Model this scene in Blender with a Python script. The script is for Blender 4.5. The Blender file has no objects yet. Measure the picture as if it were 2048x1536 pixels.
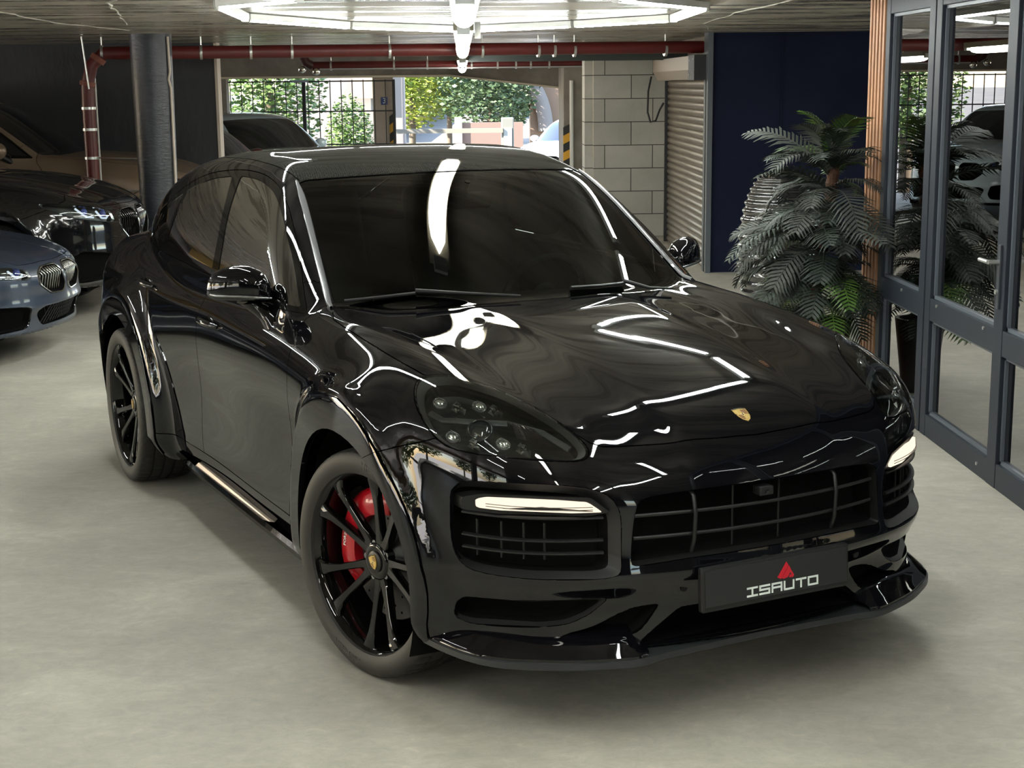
import bpy, bmesh, math, random
import numpy as np
from mathutils import Vector, Matrix
from mathutils.bvhtree import BVHTree
from mathutils.geometry import tessellate_polygon
random.seed(7); np.random.seed(7)
SC = bpy.context.scene
COL = SC.collection
PI = math.pi
R = math.radians

# ------------------------------------------------------------------ camera
cam_d = bpy.data.cameras.new('camera'); cam = bpy.data.objects.new('camera', cam_d)
COL.objects.link(cam); SC.camera = cam
cam_d.sensor_width = 36.0
cam_d.lens = 3031.911 / 2048 * 36.0
cam_d.clip_start = 0.05; cam_d.clip_end = 400
_fw = Vector((0.03036, 0.98057, -0.19381)); _r = Vector((0.99939, -0.03236, -0.01041))
_fw.normalize(); _u = _r.cross(_fw).normalized(); _r = _fw.cross(_u).normalized()
cam.matrix_world = Matrix(((_r.x, _u.x, -_fw.x, 0), (_r.y, _u.y, -_fw.y, 0), (_r.z, _u.z, -_fw.z, 1.9013), (0, 0, 0, 1)))
# ------------------------------------------------------------------ sky, sun, exposure
VS = SC.view_settings
VS.view_transform = 'Standard'; VS.look = 'None'; VS.gamma = 1.0; VS.use_curve_mapping = False
VS.exposure = 1.0
W = bpy.data.worlds.new('sky'); SC.world = W; W.use_nodes = True
_nt = W.node_tree; _bg = _nt.nodes['Background']
_sky = _nt.nodes.new('ShaderNodeTexSky'); _sky.sky_type = 'NISHITA'; _sky.sun_disc = False
_sky.sun_elevation = R(34); _sky.sun_rotation = R(-70); _sky.air_density = 1.0; _sky.dust_density = 1.0
_nt.links.new(_sky.outputs[0], _bg.inputs[0]); _bg.inputs[1].default_value = .6
_s = bpy.data.lights.new('sun', 'SUN'); _s.energy = 18; _s.angle = R(.6); _s.color = (1, .94, .85)
SUN = bpy.data.objects.new('sun', _s); COL.objects.link(SUN)
SUN.rotation_euler = (R(56), 0, R(-70))      # shines down toward +y and away from the left openings
try:
    SC.cycles.use_denoising = True; SC.cycles.max_bounces = 10; SC.cycles.glossy_bounces = 6; SC.cycles.diffuse_bounces = 5
    SC.cycles.transparent_max_bounces = 16; SC.cycles.sample_clamp_indirect = 6; SC.cycles.caustics_reflective = False; SC.cycles.caustics_refractive = False
except Exception: pass
# ------------------------------------------------------------------ materials
MATS = {}
def nd(nt, t, **kw):
    n = nt.nodes.new(t)
    for k, v in kw.items():
        if k in n.inputs.keys(): n.inputs[k].default_value = v
        else: setattr(n, k, v)
    return n
def mat(name, col=(.5, .5, .5), rough=.5, metal=0, coat=0, spec=.5, emis=None, es=0, col2=None, nscale=5, ndet=6, stretch=None,
        bump=0, bscale=30, r2=None, lo=.35, hi=.65, coord='Object', ior=None):
    if name in MATS: return MATS[name]
    m = bpy.data.materials.new(name); m.use_nodes = True; nt = m.node_tree; b = nt.nodes['Principled BSDF']
    b.inputs['Base Color'].default_value = (*col, 1); b.inputs['Roughness'].default_value = rough
    b.inputs['Metallic'].default_value = metal; b.inputs['Specular IOR Level'].default_value = spec
    if coat: b.inputs['Coat Weight'].default_value = coat; b.inputs['Coat Roughness'].default_value = .02
    if ior: b.inputs['IOR'].default_value = ior
    if emis: b.inputs['Emission Color'].default_value = (*emis, 1); b.inputs['Emission Strength'].default_value = es
    if col2 or bump or r2 is not None:
        tc = nd(nt, 'ShaderNodeTexCoord'); mp = nd(nt, 'ShaderNodeMapping')
        nt.links.new(tc.outputs[coord], mp.inputs['Vector'])
        if stretch: mp.inputs['Scale'].default_value = stretch
        if col2 or r2 is not None:
            n = nd(nt, 'ShaderNodeTexNoise', Scale=nscale, Detail=ndet, Roughness=.6); nt.links.new(mp.outputs[0], n.inputs['Vector'])
            mr = nd(nt, 'ShaderNodeMapRange'); mr.inputs[1].default_value = lo; mr.inputs[2].default_value = hi
            nt.links.new(n.outputs['Fac'], mr.inputs[0])
            if col2:
                mx = nd(nt, 'ShaderNodeMix', data_type='RGBA'); mx.inputs[6].default_value = (*col, 1); mx.inputs[7].default_value = (*col2, 1)
                nt.links.new(mr.outputs[0], mx.inputs[0]); nt.links.new(mx.outputs[2], b.inputs['Base Color'])
            if r2 is not None:
                m2 = nd(nt, 'ShaderNodeMapRange'); m2.inputs[3].default_value = rough; m2.inputs[4].default_value = r2
                nt.links.new(mr.outputs[0], m2.inputs[0]); nt.links.new(m2.outputs[0], b.inputs['Roughness'])
        if bump:
            n2 = nd(nt, 'ShaderNodeTexNoise', Scale=bscale, Detail=5); nt.links.new(mp.outputs[0], n2.inputs['Vector'])
            bp = nd(nt, 'ShaderNodeBump', Strength=bump, Distance=.02); nt.links.new(n2.outputs['Fac'], bp.inputs['Height'])
            nt.links.new(bp.outputs[0], b.inputs['Normal'])
    MATS[name] = m; return m
def glass(name, tint, ior=1.5, gain=1.0, rough=0.0):
    if name in MATS: return MATS[name]
    m = bpy.data.materials.new(name); m.use_nodes = True; nt = m.node_tree; nt.nodes.clear()
    o = nd(nt, 'ShaderNodeOutputMaterial'); mx = nd(nt, 'ShaderNodeMixShader'); f = nd(nt, 'ShaderNodeFresnel', IOR=ior)
    t = nd(nt, 'ShaderNodeBsdfTransparent', Color=(*tint, 1)); g = nd(nt, 'ShaderNodeBsdfGlossy', Roughness=rough)
    ml = nd(nt, 'ShaderNodeMath', operation='MULTIPLY', use_clamp=True); ml.inputs[1].default_value = gain
    nt.links.new(f.outputs[0], ml.inputs[0]); nt.links.new(ml.outputs[0], mx.inputs[0])
    nt.links.new(t.outputs[0], mx.inputs[1]); nt.links.new(g.outputs[0], mx.inputs[2]); nt.links.new(mx.outputs[0], o.inputs[0])
    MATS[name] = m; return m
def emit(name, col, s):
    if name in MATS: return MATS[name]
    m = bpy.data.materials.new(name); m.use_nodes = True; nt = m.node_tree; nt.nodes.clear()
    o = nd(nt, 'ShaderNodeOutputMaterial'); e = nd(nt, 'ShaderNodeEmission', Color=(*col, 1), Strength=s)
    nt.links.new(e.outputs[0], o.inputs[0]); MATS[name] = m; return m

# ------------------------------------------------------------------ mesh helpers
class MB:
    """collects shapes into one mesh"""
    def __init__(s): s.v = []; s.f = []; s.mi = []; s.sm = []; s.cur = 0; s.smooth = False
    def add(s, vs, fs, M=None):
        o = len(s.v)
        for v in vs: s.v.append(tuple(M @ Vector(v)) if M else tuple(v))
        for f in fs: s.f.append([i+o for i in f]); s.mi.append(s.cur); s.sm.append(s.smooth)
        return s
    def box(s, c, d, M=None, bev=0):
        x, y, z = c; a, b, h = d[0]/2, d[1]/2, d[2]/2
        if bev:
            bm = bmesh.new(); bmesh.ops.create_cube(bm, size=1)
            for v in bm.verts: v.co = Vector((x+v.co.x*d[0], y+v.co.y*d[1], z+v.co.z*d[2]))
            bmesh.ops.bevel(bm, geom=bm.edges[:], offset=bev, segments=2, profile=.6, affect='EDGES')
            return s.addbm(bm, M)
        vs = [(x+i*a, y+j*b, z+k*h) for i in (-1, 1) for j in (-1, 1) for k in (-1, 1)]
        return s.add(vs, [(0, 1, 3, 2), (4, 6, 7, 5), (0, 4, 5, 1), (2, 3, 7, 6), (0, 2, 6, 4), (1, 5, 7, 3)], M)
    def addbm(s, bm, M=None):
        bm.verts.index_update(); s.add([v.co[:] for v in bm.verts], [[v.index for v in f.verts] for f in bm.faces], M); bm.free(); return s
    def tube(s, pts, r, n=10, closed=False, cap=True, flat=1.0, up=None, M=None):
        pts = [Vector(p) for p in pts]; N = len(pts); rr = r if isinstance(r, (list, tuple)) else [r]*N
        vs = []; U = None
        for i, p in enumerate(pts):
            if closed: t = pts[(i+1) % N]-pts[i-1]
            else: t = pts[min(i+1, N-1)]-pts[max(i-1, 0)]
            t.normalize()
            if up is not None: u = Vector(up[i] if isinstance(up, list) else up); U = (u-t*u.dot(t)).normalized()
            elif U is None:
                a = Vector((0, 0, 1)) if abs(t.z) < .9 else Vector((1, 0, 0)); U = (a-t*a.dot(t)).normalized()
            else: U = (U-t*U.dot(t)).normalized()
            W = t.cross(U)
            for k in range(n):
                a = 2*PI*k/n+PI/n; vs.append(p+U*math.cos(a)*rr[i]*flat+W*math.sin(a)*rr[i])
        fs = []
        for i in range(N if closed else N-1):
            j = (i+1) % N
            for k in range(n): fs.append((i*n+k, i*n+(k+1) % n, j*n+(k+1) % n, j*n+k))
        if cap and not closed: fs += [list(range(n))[::-1], [(N-1)*n+k for k in range(n)]]
        return s.add(vs, fs, M)
    def cyl(s, a, b, r, n=20, r2=None, cap=True): return s.tube([a, b], [r, r if r2 is None else r2], n, cap=cap)
    def lathe(s, prof, n=48, axis='z', M=None, closed=False, a0=0, a1=2*PI):
        full = abs(a1-a0-2*PI) < 1e-6; vs = []; m = n if full else n+1
        for k in range(m):
            a = a0+(a1-a0)*k/n; c, q = math.cos(a), math.sin(a)
            for (r, h) in prof: vs.append((r*c, r*q, h) if axis == 'z' else ((r*c, h, r*q) if axis == 'y' else (h, r*c, r*q)))
        P = len(prof); fs = []
        for k in range(n):
            k2 = (k+1) % m
            for i in range(P if closed else P-1):
                j = (i+1) % P; fs.append((k*P+i, k2*P+i, k2*P+j, k*P+j))
        return s.add(vs, fs, M)
    def loft(s, loops, closed=True, cap0=False, cap1=False, M=None):
        n = len(loops[0]); vs = [v for l in loops for v in l]; fs = []
        for i in range(len(loops)-1):
            for k in range(n if closed else n-1):
                k2 = (k+1) % n; fs.append((i*n+k, i*n+k2, (i+1)*n+k2, (i+1)*n+k))
        if cap0: fs.append(list(range(n))[::-1])
        if cap1: fs.append([(len(loops)-1)*n+k for k in range(n)])
        return s.add(vs, fs, M)
    def prism(s, poly, h0, h1, M=None):
        """poly in local xy, extruded along z"""
        n = len(poly); vs = [(p[0], p[1], h0) for p in poly]+[(p[0], p[1], h1) for p in poly]
        fs = [(k, (k+1) % n, n+(k+1) % n, n+k) for k in range(n)]
        tri = tessellate_polygon([[Vector((p[0], p[1], 0)) for p in poly]])
        fs += [(a, b, c) for a, b, c in tri]+[(n+c, n+b, n+a) for a, b, c in tri]
        return s.add(vs, fs, M)
    def sphere(s, c, r, nu=16, nv=10, M=None):
        rx, ry, rz = r if isinstance(r, (tuple, list)) else (r, r, r)
        T = Matrix.Translation(c) @ Matrix.Diagonal((rx, ry, rz, 1))
        pr = [(max(math.sin(PI*i/nv), 1e-4), -math.cos(PI*i/nv)) for i in range(nv+1)]
        return s.lathe(pr, nu, M=(M @ T) if M else T)
    def build(s, name, mats, parent=None, smooth=None, fixn=True):
        me = bpy.data.meshes.new(name); me.from_pydata(s.v, [], s.f)
        if fixn:
            bm = bmesh.new(); bm.from_mesh(me); bmesh.ops.recalc_face_normals(bm, faces=bm.faces); bm.to_mesh(me); bm.free()
        for m in (mats if isinstance(mats, (list, tuple)) else [mats]): me.materials.append(m)
        me.polygons.foreach_set('material_index', s.mi)
        o = bpy.data.objects.new(name, me); COL.objects.link(o)
        if parent is not None: o.parent = parent
        if smooth is not None:
            me.polygons.foreach_set('use_smooth', [True]*len(me.polygons)); me.set_sharp_from_angle(angle=R(smooth))
        elif any(s.sm): me.polygons.foreach_set('use_smooth', s.sm)
        me.update(); return o
def tag(o, label=None, cat=None, group=None, kind=None):
    for k, v in (('label', label), ('category', cat), ('group', group), ('kind', kind)):
        if v: o[k] = v
    return o
def thing(name, label, cat, loc=(0, 0, 0), rz=0, group=None):
    o = bpy.data.objects.new(name, None); COL.objects.link(o); o.location = loc; o.rotation_euler = (0, 0, rz)
    o.empty_display_size = .2
    return tag(o, label, cat, group)
def struct(o): o['kind'] = 'structure'; return o
def copy_tree(o, parent=None):
    c = o.copy(); COL.objects.link(c); c.parent = parent
    for ch in list(o.children): copy_tree(ch, c)
    return c
def cr(pts, n=4, closed=True):
    """Catmull-Rom through points"""
    P = [Vector(p) for p in pts]; N = len(P); out = []
    for i in range(N if closed else N-1):
        if closed: a, b, c, d = P[i-1], P[i], P[(i+1) % N], P[(i+2) % N]
        else: a, b, c, d = P[max(i-1, 0)], P[i], P[i+1], P[min(i+2, N-1)]
        for k in range(n):
            t = k/n; out.append(.5*((2*b)+(c-a)*t+(2*a-5*b+4*c-d)*t*t+(3*b-a-3*c+d)*t**3))
    if not closed: out.append(P[-1])
    return out
def rounded(pts, r, n=4):
    """closed 2D polygon with rounded corners"""
    P = [Vector(p) for p in pts]; out = []; N = len(P)
    for i in range(N):
        a, b, c = P[i-1], P[i], P[(i+1) % N]; ri = r[i] if isinstance(r, (list, tuple)) else r
        if ri <= 0: out.append(b); continue
        u = (a-b); w = (c-b); lu = min(ri, u.length*.45); lw = min(ri, w.length*.45); u.normalize(); w.normalize()
        p, q = b+u*lu, b+w*lw
        for k in range(n+1):
            t = k/n; out.append((1-t)**2*p+2*t*(1-t)*b+t*t*q)
    return out
def text_mesh(txt, size, depth=.002):
    cu = bpy.data.curves.new('t', 'FONT'); cu.body = txt; cu.size = size; cu.align_x = 'CENTER'; cu.align_y = 'CENTER'; cu.extrude = depth/2; cu.resolution_u = 3
    o = bpy.data.objects.new('t', cu); COL.objects.link(o)
    dg = bpy.context.evaluated_depsgraph_get(); me = o.evaluated_get(dg).to_mesh()
    vs = [v.co.copy() for v in me.vertices]; fs = [list(p.vertices) for p in me.polygons]
    bpy.data.objects.remove(o); bpy.data.curves.remove(cu)
    return vs, fs
# ------------------------------------------------------------------ the garage
H = 2.385
def floor_mat():
    m = bpy.data.materials.new('polished_concrete'); m.use_nodes = True; nt = m.node_tree; b = nt.nodes['Principled BSDF']; L = nt.links
    tc = nd(nt, 'ShaderNodeTexCoord'); mp = nd(nt, 'ShaderNodeMapping'); mp.inputs['Scale'].default_value = (1.0, 1.35, 1); L.new(tc.outputs['Object'], mp.inputs[0])
    n1 = nd(nt, 'ShaderNodeTexNoise', Scale=1.3, Detail=12, Roughness=.70, Distortion=.5); L.new(mp.outputs[0], n1.inputs['Vector'])
    n2 = nd(nt, 'ShaderNodeTexNoise', Scale=14, Detail=10, Roughness=.8, Distortion=.6); L.new(mp.outputs[0], n2.inputs['Vector'])
    n3 = nd(nt, 'ShaderNodeTexNoise', Scale=.35, Detail=3); L.new(tc.outputs['Object'], n3.inputs['Vector'])
    cr_ = nd(nt, 'ShaderNodeValToRGB'); L.new(n1.outputs['Fac'], cr_.inputs[0]); e = cr_.color_ramp
    e.elements[0].position = .28; e.elements[0].color = (.37, .345, .295, 1); e.elements[1].position = .75; e.elements[1].color = (.62, .585, .50, 1)
    x = e.elements.new(.52); x.color = (.46, .432, .368, 1)
    c2 = nd(nt, 'ShaderNodeValToRGB'); L.new(n2.outputs['Fac'], c2.inputs[0]); e = c2.color_ramp
    e.elements[0].position = .35; e.elements[0].color = (.80, .80, .80, 1); e.elements[1].position = .78; e.elements[1].color = (1.38, 1.35, 1.28, 1)
    x = e.elements.new(.60); x.color = (1, 1, 1, 1)
    mx = nd(nt, 'ShaderNodeMix', data_type='RGBA', blend_type='MULTIPLY'); mx.inputs[0].default_value = 1; L.new(cr_.outputs[0], mx.inputs[6]); L.new(c2.outputs[0], mx.inputs[7])
    m2 = nd(nt, 'ShaderNodeMapRange'); m2.inputs[1].default_value = .35; m2.inputs[2].default_value = .65; m2.inputs[3].default_value = .9; m2.inputs[4].default_value = 1.12; L.new(n3.outputs['Fac'], m2.inputs[0])
    v = nd(nt, 'ShaderNodeVectorMath', operation='SCALE'); L.new(mx.outputs[2], v.inputs[0]); L.new(m2.outputs[0], v.inputs['Scale']); L.new(v.outputs[0], b.inputs['Base Color'])
    rr = nd(nt, 'ShaderNodeMapRange'); rr.inputs[3].default_value = .34; rr.inputs[4].default_value = .62; L.new(n2.outputs['Fac'], rr.inputs[0]); L.new(rr.outputs[0], b.inputs['Roughness'])
    bp = nd(nt, 'ShaderNodeBump', Strength=.25, Distance=.01); L.new(n2.outputs['Fac'], bp.inputs['Height']); L.new(bp.outputs[0], b.inputs['Normal'])
    b.inputs['Specular IOR Level'].default_value = .4
    return m
FLOORM = floor_mat()
CEIL = mat('ceiling_paint', (.22, .20, .17), .2, col2=(.45, .41, .345), nscale=2.2, ndet=10, stretch=(.35, 1.8, 1), r2=.5, bump=.18, bscale=5, lo=.4, hi=.62)
BLACKW = mat('charcoal_wall', (.022, .023, .027), .5, col2=(.034, .035, .04), nscale=2.5, bump=.3, bscale=12, stretch=(1, 1, .4))
NAVY = mat('navy_wall', (.0040, .0062, .021), .7, spec=.15, col2=(.0062, .009, .027), nscale=1.5, bump=.15, bscale=20)
CONC = mat('raw_concrete', (.17, .145, .12), .8, col2=(.25, .22, .19), nscale=3, bump=.3, bscale=10)
GREYW = mat('grey_wall', (.22, .21, .19), .7, col2=(.28, .27, .25), nscale=2)
COLM = mat('column_paint', (.020, .022, .029), .42, col2=(.030, .032, .041), nscale=4, bump=.25, bscale=14, stretch=(1, 1, 3))
RPIPE = mat('red_pipe_paint', (.105, .010, .009), .42, col2=(.08, .008, .008), nscale=6)
GALV = mat('galvanised', (.6, .6, .58), .35, metal=.9)
FRAME = mat('anthracite_frame', (.017, .022, .033), .5, spec=.3)
FRAMED = mat('frame_gasket', (.012, .013, .016), .5)
WOOD = mat('oak_batten', (.36, .17, .08), .5, col2=(.45, .23, .12), nscale=6, stretch=(6, 6, .6))
def wall(name, c, d, m): return struct(MB().box(c, d).build(name, m))
fb = MB(); fb.box((0, 7.5, -.05), (30, 37, .1)); struct(fb.build('floor', FLOORM))
wall('ceiling', (0, 8.2, H+.1), (30, 37, .2), CEIL)
wall('wall_back', (-8.86, 17.2, H/2), (12.32, .2, H), BLACKW)
wall('trim_1', (-2.685, 17.2, H/2), (.03, .24, H), mat('beige_edge', (.55, .47, .40), .6))
# navy wall, shutter bay and block wall
wall('wall_right', (5.7, 15.42, H/2), (6.42, .2, H), NAVY)
wall('trim_2', (2.475, 15.40, H/2), (.05, .26, H), mat('corner_grey', (.075, .085, .10), .5))
wall('trim_3', (3.2, 15.315, H/2), (.012, .012, H), NAVY)
def block_mat():
    m = mat('aerated_block', (.50, .49, .45), .85, col2=(.60, .58, .54), nscale=2.2, bump=.2, bscale=40)
    nt = m.node_tree; b = nt.nodes['Principled BSDF']; L = nt.links
    tc = nd(nt, 'ShaderNodeTexCoord'); mp = nd(nt, 'ShaderNodeMapping'); mp.inputs['Rotation'].default_value = (R(-90), 0, 0); mp.inputs['Location'].default_value = (.02, .0, .0)
    br = nd(nt, 'ShaderNodeTexBrick'); br.inputs['Scale'].default_value = 1; br.inputs['Mortar Size'].default_value = .0055; br.inputs['Mortar Smooth'].default_value = .2
    br.inputs['Brick Width'].default_value = .60; br.inputs['Row Height'].default_value = .286; br.offset = .45
    br.inputs['Color1'].default_value = (1, 1, 1, 1); br.inputs['Color2'].default_value = (.82, .82, .82, 1); br.inputs['Mortar'].default_value = (.10, .09, .08, 1)
    L.new(tc.outputs['Object'], mp.inputs[0]); L.new(mp.outputs[0], br.inputs[0])
    old = b.inputs['Base Color'].links[0].from_socket; mx = nd(nt, 'ShaderNodeMix', data_type='RGBA', blend_type='MULTIPLY'); mx.inputs[0].default_value = 1
    L.new(old, mx.inputs[6]); L.new(br.outputs[0], mx.inputs[7]); L.new(mx.outputs[2], b.inputs['Base Color']); return m
BLOCK = block_mat()
wall('wall_block', (2.13, 19.35, 1.18), (.98, .5, 2.36), BLOCK)
wall('wall_block_return', (1.59, 19.42, 1.18), (.10, .40, 2.36), BLOCK)
wall('wall_shutter_side', (2.72, 17.3, H/2), (.2, 3.9, H), CONC)
sh = thing('roller_shutter', 'bronze grey corrugated roller shutter between the block wall and the navy wall', 'shutter', (2.50, 17.05, 0))
b = MB(); prof = []
n = 26; hh = 1.93
for i in range(n*8+1):
    t = i/8; ph = t-int(t); prof.append((-.022*abs(math.sin(PI*t))**.7, hh*i/(n*8)))
vs = []
for y in (-1.62, 1.42):
    for x, z in prof: vs.append((x, y, z))
m_ = len(prof); b.add(vs, [(i, m_+i, m_+i+1, i+1) for i in range(m_-1)])
b.build('curtain', mat('shutter_bronze', (.22, .19, .155), .35, metal=.75, col2=(.30, .26, .21), nscale=3, stretch=(1, .6, 8)), sh, smooth=60)
b = MB(); b.box((-.02, -1.66, .96), (.06, .05, 1.93)); b.build('guide_rail', mat('rail_beige', (.50, .40, .33), .5), sh)
b = MB(); b.box((-.02, 1.44, .96), (.06, .05, 1.93)); b.build('guide_rail', FRAMED, sh)
b = MB(); sec = [(-.16, 2.17), (-.16, 2.03), (-.10, 1.93), (.06, 1.93), (.06, 2.17)]
b.loft([[Vector((x, y, z)) for x, z in sec] for y in (-1.25, 1.75)], cap0=True, cap1=True); b.build('shutter_box', mat('box_beige', (.36, .31, .26), .45, metal=.3), sh)
b = MB(); b.box((-.05, -1.45, 2.05), (.24, .40, .25)); mb_ = b.build('motor_bracket', mat('bracket_black', (.03, .03, .032), .5, metal=.4), sh)
for y, z in ((-1.6, 2.13), (-1.35, 2.12), (-1.58, 2.0), (-1.33, 1.98)):
    b = MB(); b.cyl((-.17, y, z), (-.176, y, z), .012, 8); b.build('bolt', GALV, mb_)
cb = MB(); cb.tube([(2.34, 18.95, 1.98), (2.30, 18.93, 1.8), (2.29, 18.9, 1.55), (2.32, 18.85, 1.43), (2.38, 18.8, 1.45), (2.42, 18.75, 1.58), (2.46, 18.7, 1.66)], .012, 8)
tag(cb.build('hanging_cable', FRAMED, smooth=60), 'black cable looping down in front of the grey block wall', 'cable')
# column
COLX, COLY = -2.83, 14.3
cl = thing('column', 'round charcoal painted concrete column in front of the parked cars', 'column', (COLX, COLY, 0))
b = MB(); b.lathe([(.165, 0), (.19, H)], 40); b.build('shaft', COLM, cl, smooth=60)
b = MB(); b.tube([(.175, -.10, 2.36), (.178, -.09, 2.05), (.165, -.10, 1.98), (.178, -.08, 1.9), (.176, -.08, 1.0), (.17, -.08, .1)], .012, 6); b.build('edge_conduit', mat('conduit_beige', (.5, .42, .36), .6), cl, smooth=50)
b = MB()
# red fire main with clamps
PY, PZ, PXV = 14.85, 2.235, -3.56
rp = thing('fire_main_pipe', 'long dark red fire main running below the ceiling and down at the left', 'pipe', (PXV, PY, 0), R(8.5))
path = [(0, 0, .05), (0, 0, 1.3), (.0, 0, 1.75), (.005, 0, 1.95), (.05, 0, 2.12), (.17, 0, 2.235), (.33, 0, PZ), (1.0, 0, PZ), (6.10, 0, PZ+.022)]
b = MB(); b.tube(path, .062, 18); b.build('pipe_run', RPIPE, rp, smooth=50)
def xat(px, Y): return (px-930)/3090*Y
for px in (222, 417, 515, 596, 789, 973, 1085, 1117, 1157, 1339):
    q_ = (px-930)/3090; x = (q_*PY-PXV)/(math.cos(R(8.5))-q_*math.sin(R(8.5))); c = MB(); c.cyl((x-.012, 0, PZ), (x+.012, 0, PZ), .070, 18); c.cyl((x, 0, PZ+.06), (x, 0, H-.002), .007, 6); c.build('clamp', GALV, rp, smooth=40)
for z in (1.72, 1.52, 1.25, .95, .72):
    c = MB(); c.cyl((0, 0, z-.012), (0, 0, z+.012), .070, 18)
    if z in (1.25, .95): c.cyl((.05, 0, z), (.62, -.52, z), .008, 6)
    c.build('clamp', GALV, rp, smooth=40)
for (a, c_) in (((.10, 0, 2.16), (.13, 0, 2.20)), ((-.0, 0, 1.93), (.008, 0, 1.97))):
    c = MB(); c.cyl(a, c_, .074, 18); c.build('coupling', mat('pipe_rust', (.20, .06, .04), .7), rp, smooth=40)
c = MB(); c.cyl((-.02, -.07, 2.385), (.02, -.07, 1.9), .008, 6); c.build('hanger_rod', GALV, rp)
c = MB(); c.cyl((.072, .0, .1), (.074, .0, 2.0), .010, 8); c.build('white_line', mat('white_pvc', (.6, .58, .55), .4), rp)
r2 = thing('sprinkler_pipe', 'second dark red pipe farther back under the ceiling beam', 'pipe', (0, 21.0, 0))
b = MB(); b.cyl((-2.0, 0, 2.175), (1.70, 0, 2.175), .058, 16); b.build('pipe_run', RPIPE, r2, smooth=50)
b = MB(); b.tube([(-2.0, 0, 2.175), (-2.08, -.02, 2.22), (-2.12, -.02, 2.3)], .06, 12); b.build('elbow', mat('pipe_dark', (.05, .012, .012), .4), r2, smooth=50)
for x, z in ((-2.14, 2.13), (-1.95, 2.10)):
    b = MB(); b.sphere((x, -.05, z), (.055, .05, .05), 12, 8); b.build('valve', mat('valve_chrome', (.7, .68, .6), .2, metal=1), r2, smooth=50)
b = MB(); b.cyl((-1.9, -.08, 2.13), (1.7, -.08, 2.13), .010, 8); b.build('thin_line', mat('thin_grey', (.35, .35, .35), .5), r2)
for x in (-1.75, -.9, -.45, .15, .5, .75, .95, 1.2):
    b = MB(); b.cyl((x-.012, 0, 2.175), (x+.012, 0, 2.175), .066, 14); b.cyl((x, 0, 2.23), (x, 0, H-.002), .007, 6); b.build('clamp', GALV, r2)
b = MB(); b.box((1.35, 17.9, 2.19), (2.75, .12, .05)); b.box((1.35, 17.84, 2.20), (2.75, .006, .08))
tag(b.build('cable_tray', mat('tray_grey', (.06, .075, .075), .5)), 'perforated dark green-grey cable tray hung below the red pipe at the right', 'cable tray')
# beam, jamb, pier, gate
b = MB(); b.prism([(-6, 0), (-.17, 0), (1.54, -.20), (1.9, -.20), (1.9, .34), (-6, .34)], -.2, .2, Matrix.Translation((0, 24.2, 2.03)) @ Matrix.Rotation(R(90), 4, 'X')); struct(b.build('trim_beam', CONC))
b = MB(); b.prism([(-6, .0), (-.17, 0), (1.54, -.20), (1.54, -.175), (-.17, .03), (-6, .03)], .2, .24, Matrix.Translation((0, 24.2, 2.03)) @ Matrix.Rotation(R(90), 4, 'X')); struct(b.build('trim_beam_edge', mat('beam_edge', (.6, .52, .40), .6)))
wall('wall_jamb', (1.80, 23.0, H/2), (.62, 1.2, H), CONC)
wall('wall_left_back', (-9.2, 24.3, H/2), (11.1, .3, H), CONC)
cn = MB(); cn.cyl((1.60, 22.37, .1), (1.60, 22.37, 1.95), .028, 10); tag(cn.build('white_conduit', mat('white_pvc', (.6, .58, .55), .4)), 'thin white vertical conduit on the dark jamb right of the exit', 'conduit')
pr = thing('concrete_pier', 'beige concrete pier with a small blue number 3 sign beside the exit', 'pier', (-1.245, 24.75, 0))
b = MB(); b.box((0, 0, 1.1), (.32, .3, 2.2)); b.build('pier_body', mat('pier_concrete', (.42, .34, .27), .8, col2=(.5, .41, .33), nscale=3), pr)
b = MB(); b.box((0.02, -.16, 1.665), (.10, .012, .12)); sg_ = b.build('number_sign', mat('sign_blue', (.02, .045, .22), .4), pr)
vs, fs = text_mesh('3', .12, .003); b = MB(); b.add(vs, fs, Matrix.Translation((.02, -.168, 1.665)) @ Matrix.Rotation(R(90), 4, 'X')); b.build('number', mat('sign_white', (.8, .8, .8), .5), sg_)
def hazard(name, x, y, z0, z1, w):
    t = thing(name, 'yellow and black hazard stripes on the ' + ('pier left of the exit' if x < 0 else 'jamb right of the exit'), 'hazard marking', (x, y, 0)); n = 6
    for k in range(n):
        za = z0+(z1-z0)*k/n; zb = z0+(z1-z0)*(k+1)/n
        c = MB(); c.add([(-w/2, 0, za), (w/2, 0, za+.05), (w/2, 0, zb+.05), (-w/2, 0, zb), (-w/2, .01, za), (w/2, .01, za+.05), (w/2, .01, zb+.05), (-w/2, .01, zb)], [(0, 1, 2, 3), (7, 6, 5, 4), (0, 4, 5, 1), (2, 6, 7, 3), (0, 3, 7, 4), (1, 5, 6, 2)])
        c.build('stripe', mat('hazard_yellow', (.65, .33, .02), .5) if k % 2 == 0 else mat('hazard_black', (.015, .015, .015), .5), t)
hazard('hazard_stripes', 1.53, 22.385, .55, 1.28, .10); hazard('hazard_stripes', -1.12, 24.585, .6, 1.42, .06)
gt = thing('steel_gate', 'black vertical bar gate closing the left half of the exit', 'gate', (0, 24.35, 0))
for k in range(15):
    b = MB(); x = -3.62+k*.1735; b.box((x, 0, 1.03), (.014, .014, 1.94)); b.build('bar', mat('gate_black', (.01, .011, .012), .5), gt)
for z in (1.98, 1.515, 1.0, .5):
    b = MB(); b.box((-2.35, 0, z), (2.6, .02, .02)); b.build('crossbar', MATS['gate_black'], gt)
for x, w in ((-2.47, .055), (-1.06, .045)):
    b = MB(); b.box((x, 0, 1.0), (w, w, 2.0)); b.build('gate_post', MATS['gate_black'], gt)
b = MB(); b.box((-2.52, -.04, 1.985), (.26, .02, .035)); b.build('gate_plate', mat('plate_blue_grey', (.25, .27, .35), .5), gt)

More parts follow.
